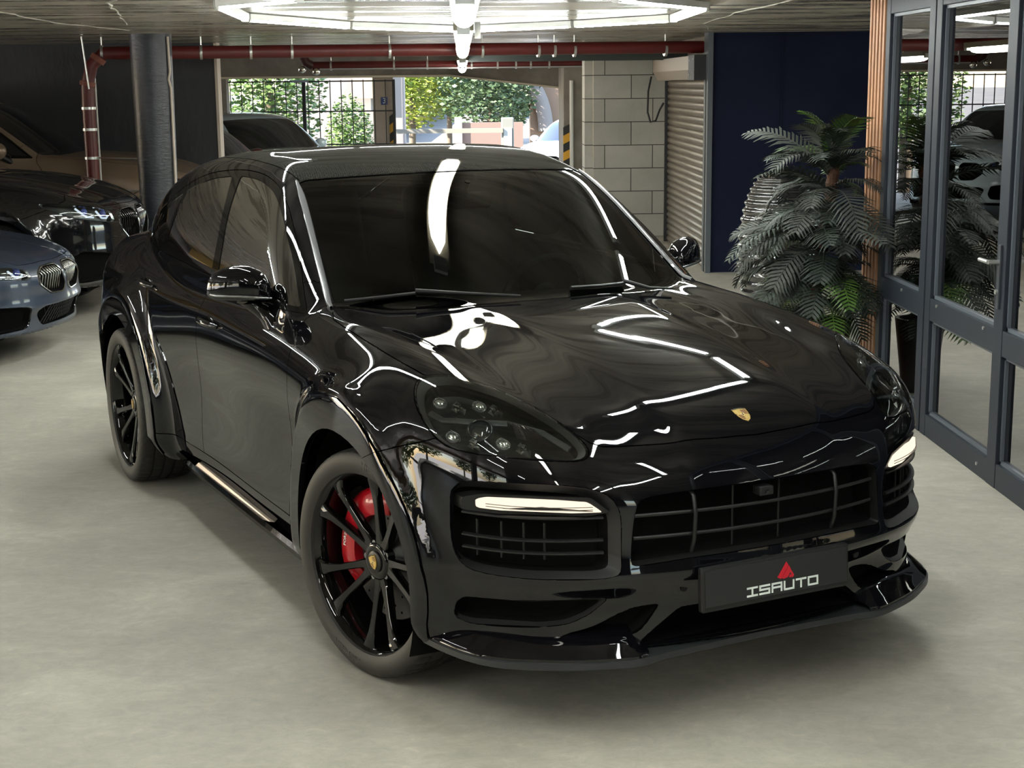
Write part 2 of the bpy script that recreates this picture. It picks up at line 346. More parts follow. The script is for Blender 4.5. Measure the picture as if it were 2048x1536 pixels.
# fluorescent tubes laid out as a polygon
TUBE = emit('tube_glow', (.94, 1.0, .955), 62); CASE = mat('tube_case', (.7, .72, .70), .4)
TL = [((-1.35, 8.76), (-1.42, 10.38), 'tube light at the far left of the ceiling honeycomb, running away from the camera'), ((-1.42, 10.38), (-.85, 11.88), 'tube light on the left rear edge of the ceiling honeycomb'),
      ((-.85, 11.88), (.0, 12.9), 'tube light just left of the lamp row, rear edge of the ceiling honeycomb'), ((.06, 12.9), (.89, 12.07), 'tube light just right of the lamp row, rear edge of the ceiling honeycomb'),
      ((.89, 12.07), (1.53, 11.14), 'tube light on the right rear edge of the ceiling honeycomb'), ((1.53, 11.14), (1.50, 9.46), 'tube light at the far right of the ceiling honeycomb, running away from the camera'),
      ((1.50, 9.46), (.83, 8.35), 'tube light right of the lamp row, cut by the top edge of the picture'), ((-1.35, 8.76), (-.81, 8.08), 'tube light left of the lamp row, cut by the top edge of the picture'),
      ((.83, 8.25), (1.45, 7.35), 'tube light of the nearer honeycomb cell, rear right'), ((1.45, 7.30), (1.57, 6.55), 'tube light of the nearer honeycomb cell, right'), ((1.56, 6.5), (.69, 5.5), 'tube light of the nearer honeycomb cell, front right'),
      ((-.83, 8.0), (-1.42, 7.2), 'tube light of the nearer honeycomb cell, rear left'), ((-1.42, 7.15), (-1.52, 6.5), 'tube light of the nearer honeycomb cell, left'), ((-1.52, 6.45), (-.69, 5.5), 'tube light of the nearer honeycomb cell, front left'),
      ((1.30, 3.29), (2.1, 2.31), 'tube light over the right aisle, slanting'), ((2.12, 2.2), (2.12, .3), 'tube light over the right aisle, straight'), ((2.12, .2), (2.12, -1.8), 'tube light over the right aisle behind the camera')]
def tube_light(a, c, label, i=0, z=2.345, group=None, m=TUBE, r=.017):
    a, c = Vector(a), Vector(c); d = (c-a); L = d.length; ang = math.atan2(d.y, d.x)
    t = thing('fluorescent_tube', label, 'ceiling light', ((a.x+c.x)/2, (a.y+c.y)/2, z), ang, group)
    b = MB(); b.cyl((-L/2+.05, 0, 0), (L/2-.05, 0, 0), r, 12); b.build('tube', m, t, smooth=60)
    b = MB(); b.box((0, 0, .032), (L-.04, .052, .008))
    for s in (-1, 1): b.box((0, s*.025, .014), (L-.04, .004, .034))
    b.build('casing', CASE, t)
    for s in (-1, 1): b = MB(); b.box((s*(L/2-.035), 0, .008), (.03, .045, .05)); b.build('end_cap', CASE, t)
for a_, c_, l_ in TL: tube_light(a_, c_, l_, group='tube lights forming a honeycomb on the ceiling')
# diffuser lamps in a row down the middle
LED = emit('lamp_glow', (1.0, .99, .88), 20)
def batten(y0, y1, z, label, x=.02, w=.055):
    L = y1-y0; t = thing('batten_lamp', label, 'ceiling light', (x, (y0+y1)/2, z), 0, 'batten lamps in a row down the ceiling')
    b = MB(); b.smooth = True; secs = []
    for k in range(25):
        u = -1+2*k/24; e = max(.08, (1-abs(u)**10)**.5); y = u*L/2
        secs.append([Vector((w*e*math.cos(a), y, -w*.9*e*abs(math.sin(a)) if math.sin(a) < 0 else .012*math.sin(a))) for a in [2*PI*q/16 for q in range(16)]])
    b.loft(secs, cap0=True, cap1=True); b.build('diffuser', LED, t, smooth=70)
    b = MB(); b.box((0, 0, .035), (w*2.2, L+.1, .05)); b.build('tray', mat('tray_warm', (.30, .27, .2), .5), t)
    for s in (-1, 1): b = MB(); b.box((0, s*(L/2+.06), .01), (w*1.4, .08, .05)); b.build('end_block', CASE, t)
    if H-z > .08: b = MB(); b.cyl((0, 0, .06), (0, 0, H-z), .006, 6); b.build('hanger', GALV, t)
batten(6.05, 7.75, 2.22, 'nearest visible batten lamp at the top edge, centre of the ceiling'); batten(9.3, 11.9, 2.21, 'second batten lamp in the central row, before the red pipe')
batten(13.0, 15.15, 2.20, 'third batten lamp in the central row'); batten(16.6, 18.4, 2.15, 'fourth, small batten lamp in the central row'); batten(19.5, 22.6, 2.12, 'farthest and smallest batten lamp in the central row')
b = MB(); b.box((.13, 11.6, 2.30), (.045, .06, .12)); tag(b.build('junction_box', GALV), 'small grey junction box beside the second batten lamp', 'box')
# the lamp row goes on over the camera
for i, y in enumerate((1.2, -2.5)): batten(y, y+2.2, 2.22, 'batten lamp of the central row above the camera' if i == 0 else 'batten lamp of the central row behind the camera')
for i, (x, y) in enumerate(((-3.2, 4.2), (-3.2, .4), (-4.6, 8.4), (-3.2, -3.0), (1.7, -1.5), (-1.6, 2.0), (.9, 3.4))):  # extra tubes out of view, added to brighten the floor
    tube_light((x, y), (x, y+1.5), ['added unseen tube light over the left aisle', 'added unseen tube light left of the camera', 'added unseen tube light over the blue coupe', 'added unseen tube light behind the camera at left', 'added unseen tube light behind the camera at right', 'added unseen tube light left of and above the camera', 'added unseen tube light in front of the camera at right'][i])
# ceiling repair lines
for i, pts in enumerate(([(-2.6, 7.4), (-2.75, 8.6), (-2.9, 10.0), (-3.0, 11.6), (-2.75, 13.6)], [(-1.5, 7.4), (-2.0, 9.0), (-2.3, 10.6), (-2.6, 12.3)], [(1.9, 7.7), (2.0, 9.5), (1.95, 11.0), (2.05, 13.0), (2.48, 15.2)])):
    b = MB(); q = []
    for p, c in zip(pts, pts[1:]):
        for k in range(6): t = k/6; q.append((p[0]+(c[0]-p[0])*t+random.uniform(-.02, .02), p[1]+(c[1]-p[1])*t, H-.001))
    b.tube(q, [random.uniform(.003, .011) for _ in q], 5, flat=.6); struct(b.build('trim_%d' % (10+i), mat('filler_line', (.55, .52, .47), .6)))

# glass partition on the right
GX = 2.53
def box_part(n, c, d, m, p, bev=.004): b = MB(); b.box(c, d, bev=bev); return b.build(n, m, p)
gp = thing('glass_partition', 'anthracite framed glass partition with a door, at the right edge', 'glass partition', (GX, 8.0, 0))
PG = glass('partition_glass', (.62, .65, .62), 1.55, 2.3)
def gwin(y0, y1, z0, z1): return (y0, y1, z0, z1)
posts = [(8.98, .08), (8.135, .10), (8.02, .09), (6.93, .12), (5.85, .12), (4.7, .1), (3.4, .1), (2.0, .1)]
for y, w in posts:
    o = box_part('post', (0, y-8.0, H/2), (.08, w, H), FRAME, gp)
for z in (.07, .70, 2.33): pass
spans = [(8.185, 8.94), (6.99, 7.975), (5.91, 6.87), (4.75, 5.79), (3.45, 4.65), (2.05, 3.35)]
for y0, y1 in spans:
    for z, h in ((.06, .12), (.695, .12), (2.33, .10)): box_part('rail', (0, (y0+y1)/2-8.0, z), (.075, y1-y0, h), FRAME, gp)
    for z0, z1 in ((.12, .635), (.755, 2.28)):
        b = MB(); b.box((.0, (y0+y1)/2-8.0, (z0+z1)/2), (.006, y1-y0, z1-z0)); b.build('pane', PG, gp)
        b = MB(); yc = (y0+y1)/2-8.0
        for yy in (y0-8.0+.008, y1-8.0-.008): b.box((-.012, yy, (z0+z1)/2), (.016, .016, z1-z0))
        for zz in (z0+.008, z1-.008): b.box((-.012, yc, zz), (.016, y1-y0, .016))
        b.build('glazing_bead', mat('bead_grey', (.10, .115, .14), .4), gp)
for y, z in ((7.85, .73), (7.12, .73), (7.12, .06), (8.5, .73)):
    b = MB(); b.cyl((-.038, y-8.0, z), (-.045, y-8.0, z), .009, 8); b.build('screw_cover', GALV, gp)
b = MB(); b.box((-.045, 6.93-8.0, 1.0), (.012, .032, .30), bev=.003); hp_ = b.build('handle_plate', mat('plate_dark', (.04, .045, .055), .4), gp)
b = MB(); b.cyl((-.05, -1.07, 1.07), (-.10, -1.07, 1.07), .011, 10); b.tube([(-.10, -1.07, 1.07), (-.10, -.95, 1.07)], .010, 10); b.build('lever', GALV, hp_, smooth=50)
b = MB(); b.cyl((-.05, -1.07, .93), (-.062, -1.07, .93), .012, 10); b.build('lock_cylinder', GALV, hp_, smooth=50)
wall('trim_4', (GX+.02, 9.035, H/2), (.10, .04, H), FRAMED)
# batten cladding at the corner
wall('wall_office_end', (4.85, 9.55, H/2), (4.6, .10, H), mat('office_dark', (.035, .036, .04), .7))
bt = thing('batten_cladding', 'strip of vertical oak battens at the corner beside the palm', 'wall cladding', (2.49, 9.05, 0))
b = MB(); b.box((.05, .15, H/2), (.04, .46, H)); b.build('backing', mat('backing_black', (.01, .01, .01), .8), bt)
for k in range(5): b = MB(); b.box((.015, .02+k*.072, H/2), (.035, .038, H), bev=.003); b.build('batten', WOOD, bt)
# office behind the glass
wall('wall_office', (6.5, 5.5, H/2), (.1, 8.4, H), MATS['office_dark'])
b = MB(); b.box((3.35, 8.9, .85), (1.3, .7, .03)); b.box((2.85, 8.9, .42), (.04, .6, .84)); b.box((3.9, 8.9, .42), (.04, .6, .84)); tag(b.build('desk', mat('desk_dark', (.03, .03, .03), .5)), 'dark desk behind the glass partition', 'desk')
b = MB(); b.box((0, 0, .0), (.24, .006, .17)); o = b.build('white_sheet', mat('paper', (.75, .75, .72), .6)); o.location = (2.93, 8.95, 1.05-.1); o.rotation_euler = (R(-15), R(-4), 0); tag(o, 'white sheet standing on the desk behind the glass', 'sheet')
# left side: wide openings to daylight
for y in (-7.5, -.5, 6.5, 13.5): wall('wall_left', (-9.5, y, H/2), (.5, .6, H), GREYW)
wall('wall_left', (-9.5, 4.4, .06), (.3, 24.8, .12), GREYW); wall('wall_left', (-9.5, 4, 2.26), (.3, 26, .25), mat('yellow_beam', (.55, .38, .16), .7))
wall('wall_front', (-2, -8.2, H/2), (15.5, .3, H), mat('front_wall', (.10, .10, .10), .8)); wall('wall_front_side', (6.6, -3.2, H/2), (.2, 10, H), MATS['front_wall'])
# ------------------------------------------------------------------ smooth surface tools
def nat_basis(xs):
    xs = np.array(xs, float); n = len(xs); h = np.diff(xs)
    A = np.eye(n); B = np.zeros((n, n))
    for i in range(1, n-1):
        A[i, i-1] = h[i-1]; A[i, i] = 2*(h[i-1]+h[i]); A[i, i+1] = h[i]
        B[i, i-1] = 6/h[i-1]; B[i, i] = -6/h[i-1]-6/h[i]; B[i, i+1] = 6/h[i]
    M = np.linalg.solve(A, B); I = np.eye(n)
    def f(q):
        q = np.clip(np.asarray(q, float), xs[0], xs[-1])
        k = np.clip(np.searchsorted(xs, q)-1, 0, n-2)
        hh = h[k]; a = ((xs[k+1]-q)/hh)[:, None]; b = ((q-xs[k])/hh)[:, None]
        return a*I[k]+b*I[k+1]+((a**3-a)*M[k]+(b**3-b)*M[k+1])*(hh**2/6)[:, None]
    return f
def spl(pts):
    pts = sorted(pts); B = nat_basis([p[0] for p in pts]); v = np.array([p[1] for p in pts], float)
    return lambda q: B(q) @ v
def tab2(us, vs, T):
    Bu, Bv = nat_basis(us), nat_basis(vs); T = np.array(T, float)
    return lambda u, v: np.einsum('ij,ij->i', Bu(u) @ T, Bv(v))
def smax(a, b, k):
    h = np.maximum(k-np.abs(a-b), 0); return np.maximum(a, b)+h*h/(4*k)
def smin(a, b, k): return -smax(-a, -b, k)
def sig(t): return 1/(1+np.exp(-np.clip(t, -40, 40)))

def skin_grid(f, xr, xf, zc_f, nth, dx, nphi, th0=-PI/2, th1=PI/2, tmax=3.2):
    """right-hand half (y<=0) of a closed implicit body as a quad grid; returns verts (n,m,3) and normals"""
    xs = np.linspace(xr, xf, max(2, int((xf-xr)/dx)+1))
    # ring angle: 0 = sideways, +90 = up
    th = np.linspace(th0, th1, nth)
    org, dr = [], []
    for k in range(nphi, 0, -1):
        ph = (k/nphi)*PI/2
        for t in th:
            org.append((xr, 0, zc_f(xr))); dr.append((-math.sin(ph), -math.cos(ph)*math.cos(t), math.cos(ph)*math.sin(t)))
    for x in xs:
        for t in th:
            org.append((x, 0, zc_f(x))); dr.append((0, -math.cos(t), math.sin(t)))
    for k in range(1, nphi+1):
        ph = (k/nphi)*PI/2
        for t in th:
            org.append((xf, 0, zc_f(xf))); dr.append((math.sin(ph), -math.cos(ph)*math.cos(t), math.cos(ph)*math.sin(t)))
    org = np.array(org); dr = np.array(dr)
    lo = np.zeros(len(org)); hi = np.full(len(org), tmax)
    for _ in range(26):
        m = (lo+hi)/2; v = f(org+dr*m[:, None]); ins = v < 0
        lo = np.where(ins, m, lo); hi = np.where(ins, hi, m)
    P = org+dr*lo[:, None]
    N = grad(f, P)
    n = len(P)//nth
    return P.reshape(n, nth, 3), N.reshape(n, nth, 3)
def grad(f, P, e=.003):
    G = np.zeros_like(P)
    for a in range(3):
        d = np.zeros(3); d[a] = e
        G[:, a] = f(P+d)-f(P-d)
    G /= np.linalg.norm(G, axis=1)[:, None]+1e-12
    return G
def grid_bm(P, N):
    bm = bmesh.new(); L = bm.verts.layers.float_vector.new('nrm')
    n, m = P.shape[:2]; vs = []
    for i in range(n):
        row = []
        for j in range(m):
            p = P[i, j]
            v = bm.verts.new((p[0], min(p[1], 0), p[2])); nn = N[i, j]
            v[L] = Vector((nn[0], 0 if abs(p[1]) < 1e-4 else nn[1], nn[2])).normalized(); row.append(v)
        vs.append(row)
    for i in range(n-1):
        for j in range(m-1):
            try: bm.faces.new((vs[i][j], vs[i+1][j], vs[i+1][j+1], vs[i][j+1]))
            except ValueError: pass
    bmesh.ops.remove_doubles(bm, verts=bm.verts[:], dist=1e-5)
    return bm
def solve_axis(f, fixed, axis, lo, hi, it=40):
    """surface coordinate along one axis for arrays of fixed points; f<0 at lo"""
    P = np.array(fixed, float).reshape(-1, 3); a = np.full(len(P), lo); b = np.full(len(P), hi)
    for _ in range(it):
        m = (a+b)/2; P[:, axis] = m; ins = f(P) < 0
        a = np.where(ins, m, a); b = np.where(ins, b, m)
    P[:, axis] = a
    return P

# ------------------------------------------------------------------ the black coupe SUV's skin (x forward from the front axle, z up)
_W = tab2([-3.9, -3.5, -2.9, -2.3, -1.75, -1.2, -.6, 0, .5, .95],
          [.2, .32, .42, .55, .7, .82, .92, 1.02, 1.12, 1.22], [
    [.89, .93, .96, .975, .98, .98, .96, .92, .86, .78],
    [.92, .965, .995, 1.015, 1.022, 1.015, .99, .95, .895, .83],
    [.91, .955, .985, 1.01, 1.02, 1.015, .99, .955, .905, .85],
    [.90, .945, .96, .972, .985, .992, .978, .945, .905, .86],
    [.89, .925, .925, .925, .945, .965, .965, .945, .905, .86],
    [.89, .925, .925, .922, .94, .963, .965, .945, .90, .85],
    [.89, .925, .93, .932, .948, .966, .965, .94, .89, .83],
    [.89, .935, .96, .978, .985, .982, .962, .915, .85, .78],
    [.88, .92, .945, .955, .955, .945, .92, .875, .80, .72],
    [.86, .89, .91, .915, .91, .90, .87, .82, .75, .68]])
_T = tab2([-4, -3.5, -3, -2.5, -2, -1.2, -.6, -.3, 0, .24, .5, .7, .8, .88, 1.0],
          [0, .25, .45, .62, .78, .95], [
    [1.13, 1.13, 1.12, 1.11, 1.09, 1.03],
    [1.20, 1.20, 1.19, 1.18, 1.155, 1.08],
    [1.24, 1.24, 1.235, 1.22, 1.19, 1.10],
    [1.23, 1.23, 1.225, 1.22, 1.20, 1.10],
    [1.19, 1.19, 1.19, 1.185, 1.17, 1.08],
    [1.155, 1.155, 1.155, 1.15, 1.14, 1.07],
    [1.13, 1.128, 1.122, 1.118, 1.116, 1.045],
    [1.115, 1.112, 1.10, 1.092, 1.092, 1.02],
    [1.085, 1.082, 1.07, 1.065, 1.063, .985],
    [1.053, 1.05, 1.038, 1.032, 1.026, .935],
    [1.005, 1.002, .99, .98, .955, .84],
    [.95, .948, .935, .91, .86, .72],
    [.91, .907, .888, .855, .79, .63],
    [.862, .858, .83, .78, .70, .53],
    [.76, .752, .71, .65, .56, .42]])
_Fz = spl([(.15, .93), (.26, .918), (.35, .915), (.42, .920), (.465, .943), (.50, .962), (.54, .958), (.60, .95), (.72, .948), (.78, .94), (.86, .93), (1.2, .75)])
_TG = spl([(-4.1, 1.02), (-3.8, 1.17), (-3.5, 1.315), (-3.2, 1.432), (-2.9, 1.522), (-2.5, 1.60), (-2.1, 1.638), (-1.7, 1.642), (-1.4, 1.607), (-1.19, 1.55), (-.8, 1.34), (-.42, 1.105), (0, .83), (.6, .4)])
_WG = spl([(-4, .60), (-3.6, .70), (-3.2, .80), (-2.8, .865), (-2.4, .892), (-1.8, .902), (-1.2, .892), (-.7, .87), (-.3, .83), (.3, .8)])
_yo = spl([(-.62, .75), (-.2, .68), (.16, .60), (.52, .56), (.79, .47), (1.0, .42)])
_yi = spl([(-.45, .33), (-.1, .30), (.3, .30), (.6, .285), (.86, .275), (1.0, .27)])
def cay(P):
    x, y, z = P[:, 0], np.abs(P[:, 1]), P[:, 2]
    side = y-_W(x, z)
    t = _T(x, y)
    on = sig((x+.45)/.05)
    t = t+on*(.010*sig((_yi(x)-y)/.018)+.012*sig((y-_yo(x)-.03)/.022)-.004)
    top = z-t
    front = x-(_Fz(z)-.30*y**2-.52*y**8)
    rear = (-3.93+.16*y**2+.26*y**8+.10*sig((.45-z)/.08)-.05*sig((z-.95)/.05))-x
    body = smax(side, top, .13)
    body = smax(body, front, .11)
    body = smax(body, rear, .12)
    rf = np.sqrt(x**2+(z-.39)**2); rr = np.sqrt((x+2.895)**2+(z-.39)**2)
    dz = 2.0*np.maximum(.32-z, 0)**1.5
    flf = smax(rf-.555+.05*np.clip(x/.3, 0, 1), y-.980+.6*np.maximum(x-.2, 0)**2+dz, .05)
    flr = smax(rr-.555, y-1.030+.5*np.maximum(-3.15-x, 0)**2+dz, .05)
    body = smin(body, smax(smin(flf, flr, .01), z-1.0, .05), .11)
    body = smax(body, .2+.07*sig((x-.42)/.05)-z, .03)
    zz = smax(z, 1.10, .06)
    wg = _WG(x)-(zz-1.15)*.33-.50*np.maximum(zz-1.15, 0)**2
    tg = _TG(x+.32*y**2)-.06*y**2
    cab = smax((y-wg)*.9, (z-tg)*.9, .085)
    cab = smax(smax(cab, x-.3, .02), rear+.12, .10)
    cab = smax(cab, .6-z, .02)
    return smin(body, cab, .018)
# ------------------------------------------------------------------ panel cutting on a skin
def basis(d):
    d = Vector(d).normalized()
    if abs(d.y) > .999: return Vector((1, 0, 0)), Vector((0, 0, 1)), d
    if abs(d.x) > .999: return Vector((0, 1, 0)), Vector((0, 0, 1)), d
    if abs(d.z) > .999: return Vector((1, 0, 0)), Vector((0, 1, 0)), d
    a = Vector((0, 0, 1)).cross(d).normalized(); return a, d.cross(a).normalized(), d
def pip(P, a, b):
    c = False; n = len(P); j = n-1
    for i in range(n):
        xi, yi = P[i][0], P[i][1]; xj, yj = P[j][0], P[j][1]
        if (yi > b) != (yj > b) and a < (xj-xi)*(b-yi)/(yj-yi+1e-15)+xi: c = not c
        j = i
    return c
class Skin:
    def __init__(s, f, xr, xf, zc, nth, dx, nphi):
        s.f = f; P, N = skin_grid(f, xr, xf, lambda x: zc, nth, dx, nphi)
        s.bm = grid_bm(P, N); s.L = s.bm.verts.layers.float_vector['nrm']; s.lab = {}; s.tree = None
    def bvh(s):
        if s.tree is None: s.tree = BVHTree.FromBMesh(s.bm)
        return s.tree
    def cut(s, poly, d, keep=None, closed=True):
        A, B, D = basis(d); poly = [Vector((p[0], p[1])) for p in poly]; bm = s.bm
        x0 = min(p.x for p in poly)-.04; x1 = max(p.x for p in poly)+.04; y0 = min(p.y for p in poly)-.04; y1 = max(p.y for p in poly)+.04
        cand = {}
        def add(f):
            c = f.calc_center_median(); a, b = c.dot(A), c.dot(B)
            if x0 < a < x1 and y0 < b < y1 and (keep is None or keep(c, f)):
                cand[f] = (a, b, max((v.co-c).length for v in f.verts))
        for f in bm.faces: add(f)
        n = len(poly)
        for i in range(n if closed else n-1):
            p, q = poly[i], poly[(i+1) % n]; e = q-p; L = e.length
            if L < 1e-6: continue
            e /= L; nx = (-e.y, e.x); sub = []
            for f, (a, b, r) in cand.items():
                t = (a-p.x)*e.x+(b-p.y)*e.y; h = abs((a-p.x)*nx[0]+(b-p.y)*nx[1])
                if h < r+1e-4 and -r-1e-4 < t < L+r+1e-4: sub.append(f)
            if not sub: continue
            geom = set(sub)
            for f in sub: geom.update(f.edges); geom.update(f.verts); del cand[f]
            r = bmesh.ops.bisect_plane(bm, geom=list(geom), dist=2e-4, plane_co=A*p.x+B*p.y, plane_no=A*nx[0]+B*nx[1])
            fs = set(g for g in r['geom'] if isinstance(g, bmesh.types.BMFace))
            fs.update(f for f in sub if f.is_valid)
            for f in fs: add(f)
        s.tree = s.tree or None
    def label(s, fn):
        s.lab = {}
        for f in s.bm.faces:
            l = fn(f.calc_center_median(), f)
            s.lab.setdefault(l, []).append(f)
    def patch(s, name, off=0, gap=.0022, skirt=.014, mirror=False, both=False, nrm_up=True, thick_back=False):
        """mesh data of one labelled patch: surface faces + turned-in rim"""
        L = s.L; fs = s.lab.get(name, []); inset = set(fs); vmap = {}; V = []; NN = []; F = []; FN = []
        shift = {}; bed = []
        for f in fs:
            for e in f.edges:
                if sum(1 for g in e.link_faces if g in inset) == 1:
                    v0, v1 = e.verts
                    if abs(v0.co.y) < 1e-4 and abs(v1.co.y) < 1e-4: continue
                    bed.append((e, f)); t = (v1.co-v0.co)
                    nn = f.normal; i = t.cross(nn)
                    c = f.calc_center_median()-(v0.co+v1.co)/2
                    if i.dot(c) < 0: i = -i
                    if i.length > 1e-9:
                        i = i.normalized()*min(t.length, .02)
                        for v in (v0, v1): shift[v] = shift.get(v, Vector((0, 0, 0)))+i
        def pos(v):
            p = v.co+Vector(v[L])*off
            if v in shift and shift[v].length > 1e-9:
                d = shift[v].normalized(); d = d-Vector(v[L])*d.dot(Vector(v[L]))
                if abs(v.co.y) < 1e-4: d.y = 0
                p = p+d*gap
            return p
        for f in fs:
            idx = []
            for v in f.verts:
                if v not in vmap: vmap[v] = len(V); V.append(pos(v)); NN.append(Vector(v[L]))
                idx.append(vmap[v])
            F.append(idx); FN.append(None)
        if skirt:
            for e, f in bed:
                a, b = e.verts
                pa, pb = pos(a), pos(b); na, nb = Vector(a[L]), Vector(b[L]); o = len(V)
                V += [pa, pb, pb-nb*skirt, pa-na*skirt]; NN += [na]*4
                lv = [l.vert for l in f.loops]; i = lv.index(a)
                q = [o, o+1, o+2, o+3] if lv[(i+1) % len(lv)] != b else [o+1, o, o+3, o+2]
                n = (V[q[1]]-V[q[0]]).cross(V[q[2]]-V[q[0]]);
                F.append(q); FN.append(n.normalized() if n.length > 1e-12 else na)
        # orientation: make faces agree with the stored normal
        out = []
        for f, fn in zip(F, FN):
            if fn is None:
                n = Vector((0, 0, 0)); p0 = V[f[0]]
                for i in range(1, len(f)-1): n += (V[f[i]]-p0).cross(V[f[i+1]]-p0)
                if n.dot(NN[f[0]]) < 0: f = f[::-1]
            out.append(f)
        return V, out, NN, FN
def mesh_from(name, data, m, parent, mirror=False, both=False, flip=False):
    V, F, NN, FN = data; V = list(V); F = [list(f) for f in F]; NN = list(NN); FN = list(FN)
    if mirror or both:
        S = Vector((1, -1, 1)); V2 = [v*S for v in V]; N2 = [n*S for n in NN]; F2 = [f[::-1] for f in F]; FN2 = [n*S if n else None for n in FN]
        if both:
            o = len(V); V += V2; NN += N2; F += [[i+o for i in f] for f in F2]; FN += FN2
        else: V, NN, F, FN = V2, N2, F2, FN2
    me = bpy.data.meshes.new(name); me.from_pydata(V, [], F)
    ln = []
    for f, fn in zip(F, FN):
        for i in f: ln.append(tuple(fn if fn is not None else NN[i]))
    me.polygons.foreach_set('use_smooth', [True]*len(F))
    me.normals_split_custom_set(ln)
    me.materials.append(m); me.update()
    o = bpy.data.objects.new(name, me); COL.objects.link(o); o.parent = parent
    return o
# ------------------------------------------------------------------ the black coupe SUV
PAINT = mat('black_paint', (.0025, .0025, .0035), .3, coat=1.0, spec=0)
GLOSSB = mat('gloss_black', (.003, .003, .003), .3, coat=.9, spec=0)
SATIN = mat('satin_black', (.007, .007, .007), .38, spec=.35)
MATTE = mat('matte_black', (.01, .01, .011), .55)
VOID = mat('void_black', (.002, .002, .002), .9, spec=.1)
PLAST = mat('black_plastic', (.010, .010, .0105), .45, spec=.35)
CHROME = mat('chrome', (.75, .75, .75), .08, metal=1)
DCHR = mat('dark_chrome', (.28, .28, .29), .22, metal=1)
TINT = glass('tinted_glass', (.035, .042, .04), 1.65, 4.5)
WSGL = glass('windshield_glass', (.16, .2, .18), 1.5, 1.0)
LENS = glass('clear_lens', (.84, .86, .84), 1.5, 1.5)
RUBBER = mat('tyre_rubber', (.010, .0095, .009), .6, col2=(.016, .014, .012), nscale=8)
CRED = mat('caliper_red', (.42, .004, .012), .3, coat=.5)
DISC = mat('brake_disc', (.05, .05, .05), .45, metal=.6)
GOLD = mat('badge_gold', (.62, .42, .12), .35, metal=.6)
GOLDL = mat('badge_gold_light', (.80, .66, .30), .3, metal=.5)
BRED = mat('badge_dark_red', (.10, .015, .008), .4)
BBLK = mat('badge_black', (.02, .015, .01), .4)
WHITE = mat('white_lettering', (.75, .8, .77), .5)
def carbon():
    m = bpy.data.materials.new('carbon_weave'); m.use_nodes = True; nt = m.node_tree; b = nt.nodes['Principled BSDF']
    b.inputs['Roughness'].default_value = .6; b.inputs['Specular IOR Level'].default_value = .0; b.inputs['Coat Weight'].default_value = .30; b.inputs['Coat IOR'].default_value = 1.42; b.inputs['Coat Roughness'].default_value = .03
    tc = nd(nt, 'ShaderNodeTexCoord'); mp = nd(nt, 'ShaderNodeMapping'); mp.inputs['Rotation'].default_value = (0, 0, R(45))
    ck = nd(nt, 'ShaderNodeTexChecker', Scale=170); ck.inputs[1].default_value = (.010, .010, .009, 1); ck.inputs[2].default_value = (.024, .024, .022, 1)
    nt.links.new(tc.outputs['Object'], mp.inputs[0]); nt.links.new(mp.outputs[0], ck.inputs[0]); nt.links.new(ck.outputs[0], b.inputs['Base Color'])
    return m
CARBON = carbon()

CAR = thing('coupe_suv', 'large glossy black coupe SUV with red brake calipers and dealer plate in the middle', 'car', (.49568, 5.14902, 0), R(-64.9))
def circ(cx, cz, r, a0, a1, n): return [(cx+r*math.cos(R(a0+(a1-a0)*i/n)), cz+r*math.sin(R(a0+(a1-a0)*i/n))) for i in range(n+1)]
GL1 = rounded([(-.765, 1.118), (-.904, 1.222), (-1.023, 1.302), (-1.215, 1.415), (-1.397, 1.488), (-1.597, 1.522), (-1.771, 1.531), (-1.905, 1.529), (-1.80, 1.38), (-1.70, 1.26), (-1.645, 1.158)], [.012]+[.09]*6+[.02]+[.05]*2+[.012], 3)
GL2 = rounded([(-1.735, 1.163), (-2.2, 1.175), (-2.60, 1.188), (-2.625, 1.30), (-2.635, 1.425), (-2.48, 1.468), (-2.27, 1.504), (-2.02, 1.524), (-1.90, 1.41), (-1.785, 1.27)], [.012, .1, .012, .05, .015, .09, .09, .015, .05, .05], 3)
GL3 = rounded([(-2.665, 1.190), (-2.96, 1.190), (-3.02, 1.215), (-2.945, 1.295), (-2.84, 1.365), (-2.672, 1.414)], [.01, .02, .02, .05, .05, .012], 3)
TRIM = rounded([(-.715, 1.098), (-.905, 1.240), (-1.02, 1.322), (-1.21, 1.438), (-1.40, 1.512), (-1.62, 1.548), (-1.854, 1.556), (-2.053, 1.549), (-2.342, 1.525), (-2.55, 1.487), (-2.774, 1.425), (-2.99, 1.33), (-3.14, 1.232), (-3.15, 1.18), (-2.95, 1.158), (-2.2, 1.146), (-1.5, 1.128), (-1.0, 1.104)], [.01]+[.09]*11+[.03, .03]+[.09]*4, 3)
SEAM_F = cr([(-.69, 1.12, 0), (-.675, 1.06, 0), (-.616, .985, 0), (-.59, .889, 0), (-.61, .76, 0), (-.66, .62, 0), (-.72, .48, 0), (-.745, .345, 0)], 3, False)
SEAM_M = cr([(-1.70, 1.16, 0), (-1.755, 1.04, 0), (-1.772, .92, 0), (-1.785, .80, 0), (-1.83, .67, 0), (-1.885, .48, 0), (-1.875, .345, 0)], 3, False)
SEAM_R = cr([(-3.19, 1.20, 0), (-3.175, 1.09, 0), (-3.08, 1.0, 0), (-2.97, .93, 0), (-2.93, .80, 0)], 3, False)
SILLZ = .345
ARCHF = circ(0, .385, .44, 180, 0, 26); ARCHF = [(-.445, .1)]+ARCHF+[(.445, .1)]
ARCHR = [(a-2.895, b) for a, b in ARCHF]
FLF = [((.54-.045*max(0, min(1, math.cos(R(a))/.6)))*math.cos(R(a)), .39+(.54-.045*max(0, min(1, math.cos(R(a))/.6)))*math.sin(R(a))) for a in [196-212*i/34 for i in range(35)]]; FLR = [(a-2.895, b) for a, b in circ(0, .39, .54, 196, -16, 34)]
